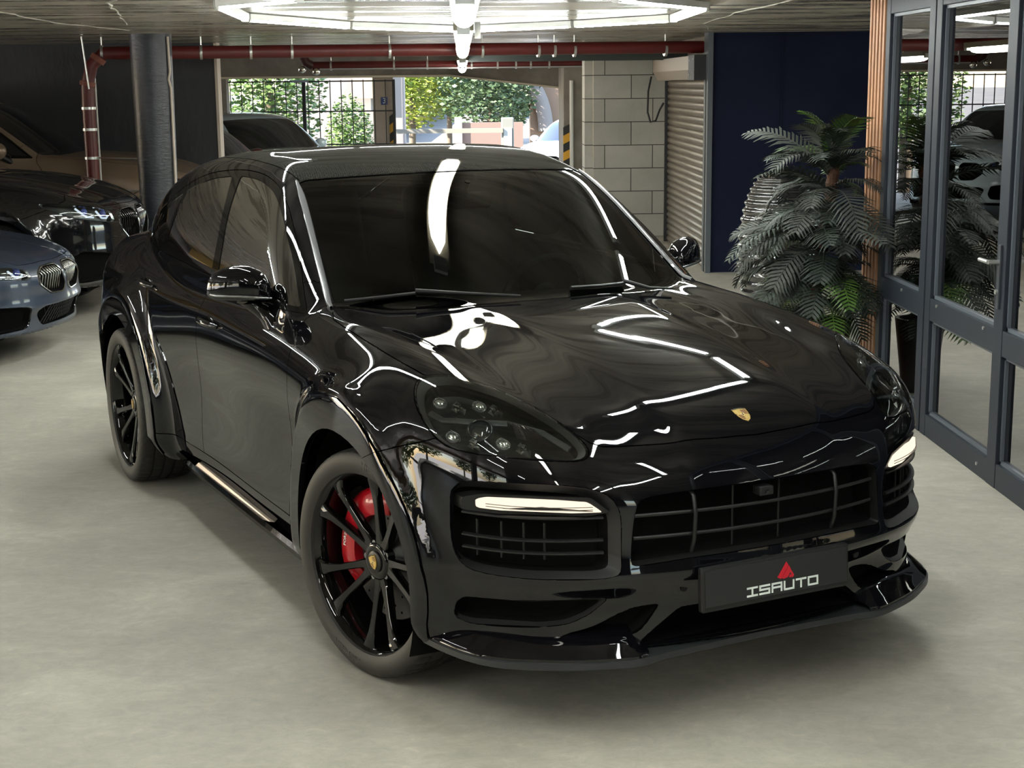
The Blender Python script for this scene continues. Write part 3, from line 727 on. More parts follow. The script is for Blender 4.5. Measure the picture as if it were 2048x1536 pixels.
FBL = cr([(.56, .93, 0), (.472, .882, 0), (.424, .864, 0), (.343, .838, 0), (.261, .806, 0), (.17, .765, 0)], 3, False)
HOODP = [(-.405-.32*(y*y), -y) for y in (-.03, .1, .2, .3, .4, .5, .6, .7, .755)]+[(-.60, -.785), (-.52, -.812), (-.392, -.819), (-.2, -.821), (-.034, -.819), (.1, -.813), (.236, -.80), (.45, -.70), (.65, -.61), (.775, -.52), (.793, -.49), (.82, -.38), (.843, -.27), (.858, -.14), (.865, .03)]
WSP = [(-.432-.32*(y*y), -y) for y in (-.03, .1, .2, .3, .4, .5, .6, .68, .742)]+[(-.64, -.752), (-1.335, -.636)]+[(-1.212-.32*(y*y), -y) for y in (.62, .5, .4, .3, .2, .1, -.03)]
ROOFP = [(-1.219-.32*(y*y), -y) for y in (-.03, .1, .2, .3, .4, .5, .6, .632)]+[(-1.8, -.638), (-2.3, -.628), (-2.75, -.595), (-2.93, -.575), (-2.98, -.3), (-2.99, .03)]
RGLP = [(-3.01, .03), (-3.0, -.3), (-2.955, -.56), (-3.3, -.56), (-3.62, -.53), (-3.72, -.3), (-3.73, .03)]
HLD = Vector((.55, -.45, .70)).normalized(); HA, HB, _ = basis(HLD)
HL3 = [(.279, -.853, .982), (.251, -.836, 1.002), (.238, -.812, 1.019), (.262, -.781, 1.028), (.295, -.742, 1.03), (.345, -.71, 1.023), (.425, -.655, 1.005), (.522, -.61, .979), (.632, -.576, .948), (.726, -.55, .915), (.778, -.535, .884), (.798, -.536, .864), (.803, -.556, .850), (.785, -.602, .845), (.735, -.693, .851), (.661, -.774, .856), (.586, -.827, .860), (.535, -.853, .866), (.489, -.870, .880), (.44, -.878, .902), (.385, -.878, .930), (.324, -.869, .958)]
HLP = [(p.dot(HA), p.dot(HB)) for p in cr([Vector(p) for p in HL3], 2)]
MOUTH = rounded([(-.866, .600), (-.866, .700), (-.864, .742), (-.848, .772), (-.820, .784), (-.672, .788), (-.566, .777), (-.51, .755), (-.484, .715), (-.478, .672), (-.480, .540), (-.490, .520), (-.525, .513), (-.71, .513), (-.812, .514), (-.845, .522), (-.86, .55)], .03, 2)
GRILL = rounded([(.03, .752), (-.103, .7525), (-.254, .750), (-.40, .742), (-.432, .728), (-.440, .69), (-.452, .548), (-.44, .543), (-.29, .553), (-.097, .556), (.03, .556)], [0, .05, .05, .025, .02, .03, .01, .01, .05, .05, 0], 2)
LOWM = rounded([(-.836, .425), (-.70, .437), (-.516, .446), (-.506, .437), (-.545, .395), (-.60, .366), (-.66, .357), (-.828, .343), (-.852, .350), (-.858, .37), (-.852, .405)], .015, 2)
CENM = rounded([(.03, .392), (-.28, .392), (-.307, .374), (-.405, .300), (-.40, .284), (.03, .284)], [0, .02, .03, .03, .008, 0], 2)
EARM = rounded([(-.345, .410), (-.42, .406), (-.47, .388), (-.54, .352), (-.63, .328), (-.50, .318), (-.44, .318), (-.40, .335)], .02, 2)

sk = Skin(cay, -3.25, .15, .60, 215, .0165, 74)
side = lambda c, f: c.y < -.45
frontk = lambda c, f: c.x > .42
upk = lambda c, f: c.z > .8 and f.normal.z*(1 if f.normal.dot(Vector(f.verts[0][sk.L])) > 0 else -1) > .02
topc = lambda c, f: c.z > .8
for fl_ in (FLF, FLR): sk.cut(fl_, (0, 1, 0), lambda c, f: c.y < -.8, False)
sk.cut(ARCHF, (0, 1, 0), side); sk.cut(ARCHR, (0, 1, 0), side)
sk.cut(TRIM, (0, 1, 0), side); sk.cut(GL1, (0, 1, 0), side); sk.cut(GL2, (0, 1, 0), side); sk.cut(GL3, (0, 1, 0), side)
sk.cut(SEAM_F, (0, 1, 0), side, False); sk.cut(SEAM_M, (0, 1, 0), side, False); sk.cut(SEAM_R, (0, 1, 0), side, False)
sk.cut([(-2.6, SILLZ), (-.3, SILLZ)], (0, 1, 0), side, False)
sk.cut(FBL, (0, 1, 0), side, False)
sk.cut(HLP, HLD, lambda c, f: c.x > .1 and c.z > .78 and c.y < -.4)
sk.cut(HOODP, (0, 0, 1), lambda c, f: c.z > .8); sk.cut(WSP, (0, 0, 1), lambda c, f: c.z > 1.0); sk.cut(ROOFP, (0, 0, 1), lambda c, f: c.z > 1.3); sk.cut(RGLP, (0, 0, 1), lambda c, f: c.z > 1.1)
for pl in (MOUTH, GRILL, LOWM, CENM, EARM): sk.cut(pl, (1, 0, 0), frontk)
sk.cut([(.2, .2725), (-.95, .2725)], (1, 0, 0), frontk, False)
sk.cut([(-4.1, .72), (-3.25, .72)], (0, 1, 0), side, False); sk.cut([(-3.335, .72), (-3.335, .2)], (0, 1, 0), side, False)
bmesh.ops.remove_doubles(sk.bm, verts=sk.bm.verts[:], dist=.0004)
def seamx(S, z):
    for a, b in zip(S, S[1:]):
        if b.y <= z <= a.y: return a.x+(b.x-a.x)*(z-a.y)/(b.y-a.y-1e-9)
    return S[0].x if z > S[0].y else S[-1].x
def fblz(x):
    for a, b in zip(FBL, FBL[1:]):
        if b.x <= x <= a.x: return b.y+(a.y-b.y)*(x-b.x)/(a.x-b.x+1e-9)
    return FBL[0].y if x > FBL[0].x else FBL[-1].y
def labf(c, f):
    x, y, z = c
    if y < -.45 and (pip(ARCHF, x, z) or pip(ARCHR, x, z)): return 'arch'
    if x > .1 and z > .78 and y < -.4 and pip(HLP, c.dot(HA), c.dot(HB)): return 'lens'
    if x > .42:
        if pip(MOUTH, y, z): return 'mouth'
        if pip(GRILL, y, z): return 'grille'
        if pip(LOWM, y, z): return 'lowm'
        if pip(CENM, y, z): return 'cenm'
        if pip(EARM, y, z): return 'earm'
    if z > .8 and pip(HOODP, x, y): return 'hood'
    if z > 1.0 and pip(WSP, x, y): return 'windshield'
    if z > 1.3 and pip(ROOFP, x, y): return 'roof'
    if z > 1.1 and pip(RGLP, x, y): return 'rearglass'
    if y < -.45:
        if pip(GL1, x, z): return 'gl1'
        if pip(GL2, x, z): return 'gl2'
        if pip(GL3, x, z): return 'gl3'
        if pip(TRIM, x, z): return 'trim'
    if y < -.8 and pip(FLF+[(0, .2)], x, z): return 'flaref' if not (x > .1 and z < fblz(x)) else 'flareb'
    if y < -.8 and pip(FLR+[(-2.895, .2)], x, z): return 'flarer'
    if z < .205 or (z < .272 and x > .42): return 'under'
    if y < -.45 and -2.895 < x < 0 and z < SILLZ: return 'sill'
    if y < -.45 and z < 1.2 and x < seamx(SEAM_F, z) and x > seamx(SEAM_M, z) and x > -2: return 'doorf'
    if y < -.45 and z < 1.2 and x < seamx(SEAM_M, z) and x > seamx(SEAM_R, z) and (x > -2.9 or z > .9): return 'doorr'
    if x > .17 and (z < fblz(x) or x > .56 or y > -.45): return 'bumper'
    if x > -.8 and y < -.45: return 'fender'
    if x > -.8: return 'cowl'
    if x < -3.25 and z < .72 and (x < -3.335 or y > -.6): return 'rbumper'
    return 'body'
sk.label(labf)
def P(name, label, m, parent=None, **k):
    mk = {a: k.pop(a) for a in ('mirror', 'both') if a in k}
    return mesh_from(name, sk.patch(label, **k), m, parent or CAR, **mk)
P('hood', 'hood', PAINT, both=True)
P('roof_panel', 'roof', CARBON, both=True)['label'] = 'black woven carbon roof panel'
P('windshield', 'windshield', WSGL, both=True, skirt=0, gap=0, off=-.003)
P('rear_window', 'rearglass', TINT, both=True, skirt=0)
P('front_bumper', 'bumper', PAINT, both=True)
P('rear_bumper', 'rbumper', PAINT, both=True)
P('body_shell', 'body', PAINT, both=True)
P('wiper_cowl', 'cowl', SATIN, both=True, off=-.012)
for mir in (False, True):
    for g in ('flaref', 'flareb', 'flarer'): P('wheel_arch_flare', g, PAINT, mirror=mir, off=.007, gap=.001)
    P('fender', 'fender', PAINT, mirror=mir)
    P('rocker_panel', 'sill', PAINT, mirror=mir)
    d1 = P('door', 'doorf', PAINT, mirror=mir); d2 = P('door', 'doorr', PAINT, mirror=mir)
    P('window_frame', 'trim', GLOSSB, mirror=mir, off=-.002, gap=.001)
    for g in ('gl1', 'gl2', 'gl3'): P('side_window', g, TINT, mirror=mir, off=-.005, gap=0, skirt=0)
    if not mir: DOORS = [d1, d2]
    else: DOORS += [d1, d2]
# dark inner shell behind the shut lines
tmp = []
for g in ('hood', 'roof', 'bumper', 'rbumper', 'body', 'fender', 'sill', 'doorf', 'doorr', 'cowl', 'flaref', 'flareb', 'flarer'): tmp += sk.lab.get(g, [])
sk.lab['inner'] = tmp
P('inner_shell', 'inner', VOID, both=True, off=-.013, gap=0, skirt=0)
P('underbody', 'under', VOID, both=True, off=-.01, gap=0, skirt=.0)
# ------------------------------------------------------------------ front end, lamps, wheels, mirrors of the coupe SUV
SGN = (1, -1)
def my(o, name=None):
    """mirrored twin (left-hand side) of a part with its sub-parts"""
    me = o.data.copy(); me.transform(Matrix.Diagonal((1, -1, 1, 1))); me.flip_normals()
    c = bpy.data.objects.new(o.name, me); COL.objects.link(c); c.parent = o.parent
    if 'label' in o: c['label'] = o['label']
    for ch in list(o.children):
        k = my(ch); k.parent = c
    return c
def fpts(poly, d=0.0, f=cay):
    Q = solve_axis(f, [(0, p[0], p[1]) for p in poly], 0, .2, 1.4); return [Vector((q[0]-d, q[1], q[2])) for q in Q]
def sx(y, z): return fpts([(y, z)])[0].x
def shrink(L, s, t, dx, dz=0):
    c = sum(L, Vector())/len(L); return [Vector((p.x-dx, c.y+(p.y-c.y)*s, c.z+(p.z-c.z)*t+dz)) for p in L]
def recess(name, poly, steps, m, voidm=VOID, parent=None):
    L0 = fpts(poly, .001); loops = [L0]+[shrink(L0, *s) for s in steps]
    b = MB(); b.loft(loops[:-1]); b.cur = 1; b.loft(loops[-2:], cap1=True)
    return b.build(name, [m, voidm], parent or CAR, smooth=35), loops
# side intakes
intake, lp = recess('side_intake', MOUTH, [(.985, .98, .006), (.955, .93, .022), (.90, .84, .038, -.006), (.88, .82, .09, -.006)], PLAST)
def bar_y(z, y0, y1, dx, r, flat=.45, n=12, mb=None, dzy=0):
    Q = fpts([(y0+(y1-y0)*i/n, z+dzy*(i/n-.5)) for i in range(n+1)], dx); (mb or MB).tube(Q, r, 8, flat=flat, up=(0, 0, 1)); return mb
for z in (.684, .617, .580):
    b = MB(); bar_y(z, -.838, -.515, .028, .010, .5, mb=b, dzy=0); b.build('slat', PLAST, intake, smooth=40)
b = MB()
for y in (-.80, -.75, -.70, -.65): b.tube([Vector((sx(y, .60)-.07, y, .55)), Vector((sx(y, .60)-.07, y, .66))], .004, 6)
b.build('inner_fin', PLAST, intake)
dp = rounded([(-.817, .704), (-.807, .727), (-.789, .734), (-.56, .732), (-.534, .712), (-.524, .703), (-.60, .703), (-.775, .704)], .006, 2)
b = MB(); La = fpts(dp, .012); b.loft([La, shrink(La, 1, 1, .03)], cap0=True); drl = b.build('daytime_running_light', emit('drl_glow', (1, .84, .66), .62), intake, smooth=30)
drl['label'] = 'lit warm white light bar'
b = MB()
for z in (.7115, .719): bar_y(z, -.80, -.55, .010, .0011, 1, mb=b)
b.build('light_divider', mat('drl_line', (.12, .1, .08), .4), drl)
hp = rounded([(-.845, .690), (-.842, .728), (-.80, .747), (-.55, .745), (-.50, .70), (-.56, .692), (-.78, .692)], .01, 2)
b = MB(); Lb = fpts(hp, .018); b.loft([Lb, shrink(Lb, 1.02, 1.0, .05)], cap0=True); b.build('lamp_blade', SATIN, intake, smooth=30)
my(intake)
# lower corner openings
low, _ = recess('lower_intake', LOWM, [(.99, .97, .004), (.95, .80, .022), (.90, .70, .06)], PLAST); my(low)
# centre grille
GF = [(p.x, p.y) for p in GRILL if p.y is not None and p.x <= 0.0]
gfull = [p for p in GF]+[(-a, b_) for a, b_ in GF[::-1]]
gr, _ = recess('grille', gfull, [(.995, .985, .006), (.985, .95, .03), (.98, .94, .11)], SATIN)
for z in (.684, .617):
    b = MB(); bar_y(z, -.432, .432, .022, .0042, 1.3, 20, b); b.build('slat', PLAST, gr, smooth=40)
for y in (-.255, .255):
    b = MB(); b.tube([Vector((sx(y, z)-d, y, z)) for z, d in ((.56, .03), (.60, .012), (.68, .006), (.73, .014), (.745, .030))], .0065, 8, flat=.8); b.build('grille_post', PLAST, gr, smooth=40)
b = MB()
for y in (-.11, .055):
    b.tube([Vector((sx(y, .65)-.045, y, .56)), Vector((sx(y, .65)-.045, y, .745))], .003, 6)
b.build('inner_fin', PLAST, gr)
b = MB(); b.box((sx(-.02, .72)-.02, -.02, .722), (.04, .05, .028), bev=.006); cm = b.build('front_camera', PLAST, gr)
b = MB(); b.cyl((sx(0, .72)+.001, -.02, .719), (sx(0, .72)+.004, -.02, .718), .007, 14); b.build('camera_lens', GLOSSB, gr)
# lower centre intake
CF = [(p.x, p.y) for p in CENM if p.x <= 0.0]
def split_top():
    return CF+[(-a, b_) for a, b_ in CF[::-1]]
ci, _ = recess('centre_intake', split_top(), [(.995, .98, .01), (.97, .96, .09)], GLOSSB)
ei, _ = recess('corner_intake', EARM, [(.99, .95, .008), (.93, .80, .05)], GLOSSB); my(ei)
# splitter and lip
SP = [(.902, 0), (.908, .15), (.910, .28), (.916, .36), (.930, .43), (.915, .50), (.868, .62), (.815, .71), (.748, .80), (.665, .858), (.56, .895), (.46, .915), (.41, .922)]
SPF = [Vector((x, -y, 0)) for x, y in SP[::-1]]+[Vector((x, y, 0)) for x, y in SP[1:]]
SPF = cr(SPF, 3, False)
def inn(p, d):
    c = Vector((.25, p.y*.55, 0)); return p+(c-p).normalized()*d
b = MB()
for prof in [[(0.012, .272), (0, .268), (.0, .25), (.012, .243), (.13, .243), (.13, .272)]]:
    b.loft([[Vector((inn(p, d).x, inn(p, d).y, z)) for d, z in prof] for p in SPF], cap0=True, cap1=True)
b.build('front_splitter', mat('splitter_black', (.016, .018, .020), .42), CAR, smooth=40)
b = MB(); half = []
for p in SPF:
    if p.y > -.395: continue
    k = min(1, (-.395-p.y)/.06); e = min(1, (.95+p.y)/.12+.25)
    zt = .275+.012*k; q = inn(p, .006); s = inn(p, .016); w = inn(p, .05); u = inn(p, .085)
    half.append([Vector((q.x, q.y, .268)), Vector((q.x, q.y, .278)), Vector((s.x, s.y, .286)), Vector((w.x, w.y, .286+.028*k)), Vector((u.x, u.y, .286+.05*k)), Vector((inn(p, .12).x, inn(p, .12).y, .286+.055*k))])
b.loft(half, closed=False); lip = b.build('front_lip', PAINT, CAR, smooth=50); my(lip)
# parking sensors
for y in (-.285, .36):
    b = MB(); x = sx(y, .457); b.cyl((x-.004, y, .457), (x+.002, y, .457), .011, 20); b.build('parking_sensor', SATIN, CAR, smooth=40)
# dealer plate
PC = Vector((.968, 0, .461)); PR = Matrix.Translation(PC) @ Matrix.Rotation(R(-3), 4, 'Y')
def plocal(u, v, w=0): return PR @ Vector((w, u, v))
b = MB(); b.box((0, 0, 0), (.026, .532, .134), PR, bev=.008); b.box((-.02, 0, 0), (.04, .4, .08), PR); plate = b.build('plate_holder', PLAST, CAR)
b = MB(); b.box((.0145, 0, .004), (.003, .512, .108), PR, bev=.001); ins = b.build('dealer_plate', mat('plate_black', (.012, .013, .013), .5), plate)
ins['label'] = 'black dealer plate with white lettering under a red triangular logo'
def strokes(segs, w, fx, h, m, name, parent):
    b = MB()
    for a, c in segs:
        a, c = Vector(a), Vector(c); d = c-a; L = d.length; d.normalize(); n = Vector((-d.y, d.x)); a2, c2 = a-d*w*.5, c+d*w*.5
        q = [a2+n*w/2, a2-n*w/2, c2-n*w/2, c2+n*w/2]; vs = [fx(p.x, p.y, 0) for p in q]+[fx(p.x, p.y, h) for p in q]
        b.add(vs, [(0, 1, 2, 3), (7, 6, 5, 4), (0, 4, 5, 1), (1, 5, 6, 2), (2, 6, 7, 3), (3, 7, 4, 0)])
    return b.build(name, m, parent)
cw = .041; LT = {'I': [((0, 1), (1, 1)), ((.5, 1), (.5, 0)), ((0, 0), (1, 0))], 'S': [((1, 1), (0, 1)), ((0, 1), (0, .52)), ((0, .52), (1, .52)), ((1, .52), (1, 0)), ((1, 0), (0, 0))],
      'A': [((0, 0), (0, 1)), ((0, 1), (1, 1)), ((1, 1), (1, 0)), ((0, .5), (1, .5))], 'U': [((0, 1), (0, 0)), ((0, 0), (1, 0)), ((1, 0), (1, 1))],
      'T': [((0, 1), (1, 1)), ((.5, 1), (.5, 0))], 'O': [((0, 0), (0, 1)), ((0, 1), (1, 1)), ((1, 1), (1, 0)), ((1, 0), (0, 0))]}
sg = []; u0 = -.110
for k, ch in enumerate('ISAUTO'):
    for a, c in LT[ch]:
        f = lambda p: (u0+k*.0442+p[0]*.033, -.0385+p[1]*.0235)
        sg.append((f(a), f(c)))
strokes(sg, .0058, lambda u, v, w: plocal(u, v, .016+w), .0012, WHITE, 'plate_lettering', ins)
def lg(X, Y): return ((X-1085)/9.31*.00178+.028, -(Y+.19*(X-1085)-600)/9.31*.00144+.020)
tri = [[(925, 745), (985, 775), (1130, 500), (1095, 432)], [(1000, 760), (1045, 765), (1170, 560), (1142, 505)], [(1035, 770), (1110, 740), (1178, 610), (1165, 570)],
       [(1165, 560), (1240, 690), (1215, 735), (1140, 738), (1160, 690), (1195, 680), (1150, 610)]]
b = MB()
for t in tri:
    q = [lg(*p) for p in t]; n = len(q); vs = [plocal(u, v, .016) for u, v in q]+[plocal(u, v, .0178) for u, v in q]
    b.add(vs, [tuple(range(n)), tuple(range(n, 2*n))]+[(i, (i+1) % n, n+(i+1) % n, n+i) for i in range(n)])
b.build('plate_logo', mat('logo_red', (.50, .01, .025), .4, emis=(.5, .01, .02), es=0), ins)['label'] = 'red triangular logo'
# enamel shield badges
def badge(name, fx, s, parent):
    """fx(u, v, h) -> point; u right, v up, unit = width of the shield / 2"""
    out = [(-1, 1.18), (-.5, 1.30), (0, 1.33), (.5, 1.30), (1, 1.18), (.98, .3), (.85, -.35), (.55, -.92), (0, -1.33), (-.55, -.92), (-.85, -.35), (-.98, .3)]
    def pl(mb, poly, h0, h1):
        n = len(poly); vs = [fx(u*s, v*s, h0) for u, v in poly]+[fx(u*s, v*s, h1) for u, v in poly]
        tr = tessellate_polygon([[Vector((p[0], p[1], 0)) for p in poly]])
        mb.add(vs, [(n+a, n+b_, n+c) for a, b_, c in tr]+[(i, (i+1) % n, n+(i+1) % n, n+i) for i in range(n)])
    b = MB(); pl(b, out, -.002, .0015); o = b.build(name, GOLD, parent); o['label'] = 'gold enamel shield badge'
    b = MB()
    def clip(v):  # half width of the shield at height v
        L = [(1.3, .55), (1.18, 1), (.3, .98), (-.35, .85), (-.92, .55), (-1.33, 0)]
        for (v1, w1), (v0, w0) in zip(L, L[1:]):
            if v0 <= v <= v1: return w0+(w1-w0)*(v-v0)/(v1-v0)
        return 0
    b.cur = 0
    for v in (.82, .60, .38, .16): w = clip(v)*.90; pl(b, [(.08, v-.06), (w, v-.06), (w, v+.06), (.08, v+.06)], .0015, .0019)
    for v in (-.18, -.40, -.62, -.84): w = clip(v-.06)*.84; pl(b, [(-w, v-.06), (-.08, v-.06), (-.08, v+.06), (-w, v+.06)], .0015, .0019)
    b.cur = 1
    for (cx, cy, sgn) in ((-.5, .68, 1), (-.5, .42, 1), (-.5, .16, 1), (.42, -.2, 1), (.38, -.45, 1), (.3, -.70, 1)):
        pl(b, [(cx-.26, cy-.03), (cx-.1, cy+.06), (cx+.24, cy+.05), (cx+.24, cy+.0), (cx-.06, cy+.0), (cx-.24, cy-.09)], .0015, .0019)
    pl(b, [(-.26, .28), (.26, .28), (.24, -.1), (0, -.34), (-.24, -.1)], .0015, .0026)
    b.cur = 2
    pl(b, [(-.08, -.24), (-.14, -.02), (-.06, .06), (-.12, .16), (0, .22), (.08, .12), (.03, .02), (.12, -.06), (.08, -.22), (.02, -.10)], .0026, .0030)
    pl(b, [(-.95, 1.02), (0, 1.16), (.95, 1.02), (.96, 1.16), (.5, 1.28), (0, 1.31), (-.5, 1.28), (-.96, 1.16)], .0015, .0022); b.mi[-1] = 2
    b.build('badge_detail', [BRED, GOLDL, BBLK], o); return o
hc = Vector((.789, 0, .916)); hn = Vector(grad(cay, np.array([[.789, 0.0001, .916]]))[0]); hn.y = 0; hn.normalize(); hu = Vector((0, 1, 0)); hv = hn.cross(hu)*-1
if hv.z < 0: hv = -hv
HOODO = [o for o in CAR.children if o.name.startswith('hood')][0]
badge('hood_badge', lambda u, v, h: hc+hu*u+hv*v+hn*(h+.0035-.25*u*u), .0245, HOODO)

# headlights
NL = HLD
lens0 = [Vector(p) for p in cr([Vector(p) for p in HL3], 2)]
def on_skin(p):  # along the lamp's axis onto the skin
    a, b_ = -.2, .2
    for _ in range(24):
        m = (a+b_)/2
        if cay(np.array([tuple(p+NL*m)]))[0] < 0: a = m
        else: b_ = m
    return p+NL*a
lens0 = [on_skin(p) for p in lens0]
hcen = sum(lens0, Vector())/len(lens0)
def hloop(s, d): return [hcen+(p-hcen)*s-NL*d for p in lens0]
b = MB(); b.loft([hloop(.998, .001), hloop(.985, .004), hloop(.965, .003)]); b.cur = 1; b.loft([hloop(.965, .003), hloop(.93, .010), hloop(.88, .030)])
b.cur = 2; b.loft([hloop(.88, .030), hloop(.84, .085), hloop(.60, .10)], cap1=True)
hl = b.build('headlight', [GLOSSB, mat('lamp_grey', (.20, .205, .205), .35, metal=.3), mat('lamp_black', (.016, .018, .018), .25)], CAR, smooth=50)
hl['label'] = 'teardrop headlight with four LED modules'
def lpos(p, d): return on_skin(Vector(p))-NL*d
LX, LY = HA, HB
FR = Matrix((tuple(LX)+(0,), tuple(LY)+(0,), tuple(NL)+(0,), (0, 0, 0, 1))).transposed()
# local axes on the lamp: screen-right on the lamp is roughly toward the tip
TIP = (Vector((.79, -.545, .85))-Vector((.27, -.81, 1.0))); TIP = (TIP-NL*TIP.dot(NL)).normalized(); SIDE = NL.cross(TIP)
LAMPR = mat('lamp_ridge', (.05, .052, .052), .3)
b = MB(); pts = [(.37, -.85, .96), (.437, -.838, .949), (.585, -.697, .952), (.664, -.623, .932), (.75, -.58, .895)]
q = [lpos(p, .045) for p in pts]; b.tube(q, .010, 8, flat=.5, up=tuple(NL)); b.build('lamp_ridge', LAMPR, hl, smooth=40)
LMOD = mat('led_glass', (.8, .84, .84), .06, metal=.9); LCH = mat('lamp_chrome', (.82, .84, .82), .10, metal=1)
for p, r in (((.379, -.818, .982), 1), ((.482, -.738, .982), 1), ((.516, -.84, .909), 1), ((.649, -.743, .903), 1)):
    c = lpos(p, .035); b = MB(); b.smooth = True
    T = Matrix.Translation(c) @ Matrix((tuple(TIP)+(0,), tuple(SIDE)+(0,), tuple(NL)+(0,), (0, 0, 0, 1))).transposed()
    b.sphere((0, 0, 0), (.026, .019, .016), 12, 8, M=T); b.smooth = False
    for k in (-2, -1, 0, 1, 2): b.box((0, k*.0055, .008), (.036-.004*abs(k), .0012, .012), T)
    b.build('led_module', [LMOD], hl)
for p in ((.446, -.788, .978), (.523, -.704, .974), (.589, -.804, .898), (.693, -.699, .893)):
    c = lpos(p, .035); b = MB()
    T = Matrix.Translation(c) @ Matrix((tuple(TIP)+(0,), tuple(SIDE)+(0,), tuple(NL)+(0,), (0, 0, 0, 1))).transposed()
    for dx, dy, s in ((-.010, .008, .013), (-.006, -.009, .012), (.016, -.002, .015)):
        b.add([(dx-s, dy-s*.5, 0), (dx+s, dy-s*.7, 0), (dx+s*.6, dy+s*.5, .002), (dx-s*.7, dy+s*.5, .004), (dx, dy, .010)], [(0, 1, 4), (1, 2, 4), (2, 3, 4), (3, 0, 4), (3, 2, 1, 0)], T)
    b.build('reflector', [LCH], hl)
c = lpos((.563, -.778, .937), .045); b = MB(); b.smooth = True; T = Matrix.Translation(c) @ Matrix((tuple(TIP)+(0,), tuple(SIDE)+(0,), tuple(NL)+(0,), (0, 0, 0, 1))).transposed()
b.lathe([(.040, -.02), (.040, .002), (.036, .006), (.034, .003)], 28, M=T); b.sphere((0, 0, -.004), (.034, .034, .016), 24, 10, M=T)
b.build('projector', [mat('projector_glass', (.02, .024, .026), .03, coat=1)], hl)
b = MB(); b.lathe([(.030, .0125), (.033, .0135), (.0335, .0125)], 28, M=T, a0=3.6, a1=5.2); b.box((.01, -.02, .014), (.022, .003, .003), T); b.build('projector_trim', LCH, hl)
for a, c in (((.469, -.763, .979), (.542, -.746, .958)), ((.607, -.78, .907), (.657, -.76, .881))):
    b = MB(); b.tube([lpos(a, .028), lpos(c, .028)], .0025, 6); b.build('chrome_strip', DCHR, hl)
b = MB(); q = [lpos(p, .018) for p in ((.596, -.70, .948), (.648, -.72, .915), (.735, -.628, .893), (.66, -.645, .932))]; c = sum(q, Vector())/4-NL*.02
b.add(q+[c], [(0, 1, 4), (1, 2, 4), (2, 3, 4), (3, 0, 4)])
for k in range(4): t = .2+.15*k; b.tube([q[0].lerp(q[3], t), q[1].lerp(q[2], t)], .0022, 6)
b.build('side_reflector', [mat('side_refl', (.35, .33, .33), .15, metal=1)], hl)
V_, F_, N_, FN_ = sk.patch('lens', off=.002, gap=.004, skirt=.006)
mesh_from('headlight_lens', (V_, F_, N_, FN_), LENS, hl)
my(hl)
for o in [o for o in bpy.data.objects if o.name.startswith('headlight_lens')]: pass

# wheels
def tyre_mesh():
    prof = [(.296, -.122), (.302, -.134), (.318, -.1425), (.340, -.1445), (.358, -.141), (.369, -.133), (.3745, -.124), (.3775, -.108), (.379, -.084), (.371, -.0815), (.371, -.0735), (.379, -.071), (.3795, -.031), (.371, -.0285), (.371, -.0195), (.3795, -.017)]
    full = prof+[(r, -h) for r, h in prof[::-1]]; n = 216; vs = []; P = len(full)
    for k in range(n):
        a = 2*PI*k/n
        for (r, h) in full:
            rr = r
            if k % 4 == 0 and r > .372 and abs(h) > .083: rr = r-.0045
            if k % 8 == 4 and .378 < r and .03 < abs(h) < .072: rr = r-.003
            vs.append((rr*math.cos(a), h, rr*math.sin(a)))
    fs = [(k*P+i, ((k+1) % n)*P+i, ((k+1) % n)*P+i+1, k*P+i+1) for k in range(n) for i in range(P-1)]
    return vs, fs
def arc_text(txt, size, r, h, a_mid, M=None, depth=.0015):
    vs, fs = text_mesh(txt, size, depth)
    xs = [v.x for v in vs]; out = []
    for v in vs:
        rr = r+v.y; a = a_mid-v.x/r; out.append((rr*math.cos(a), h-v.z, rr*math.sin(a)))
    return out, fs
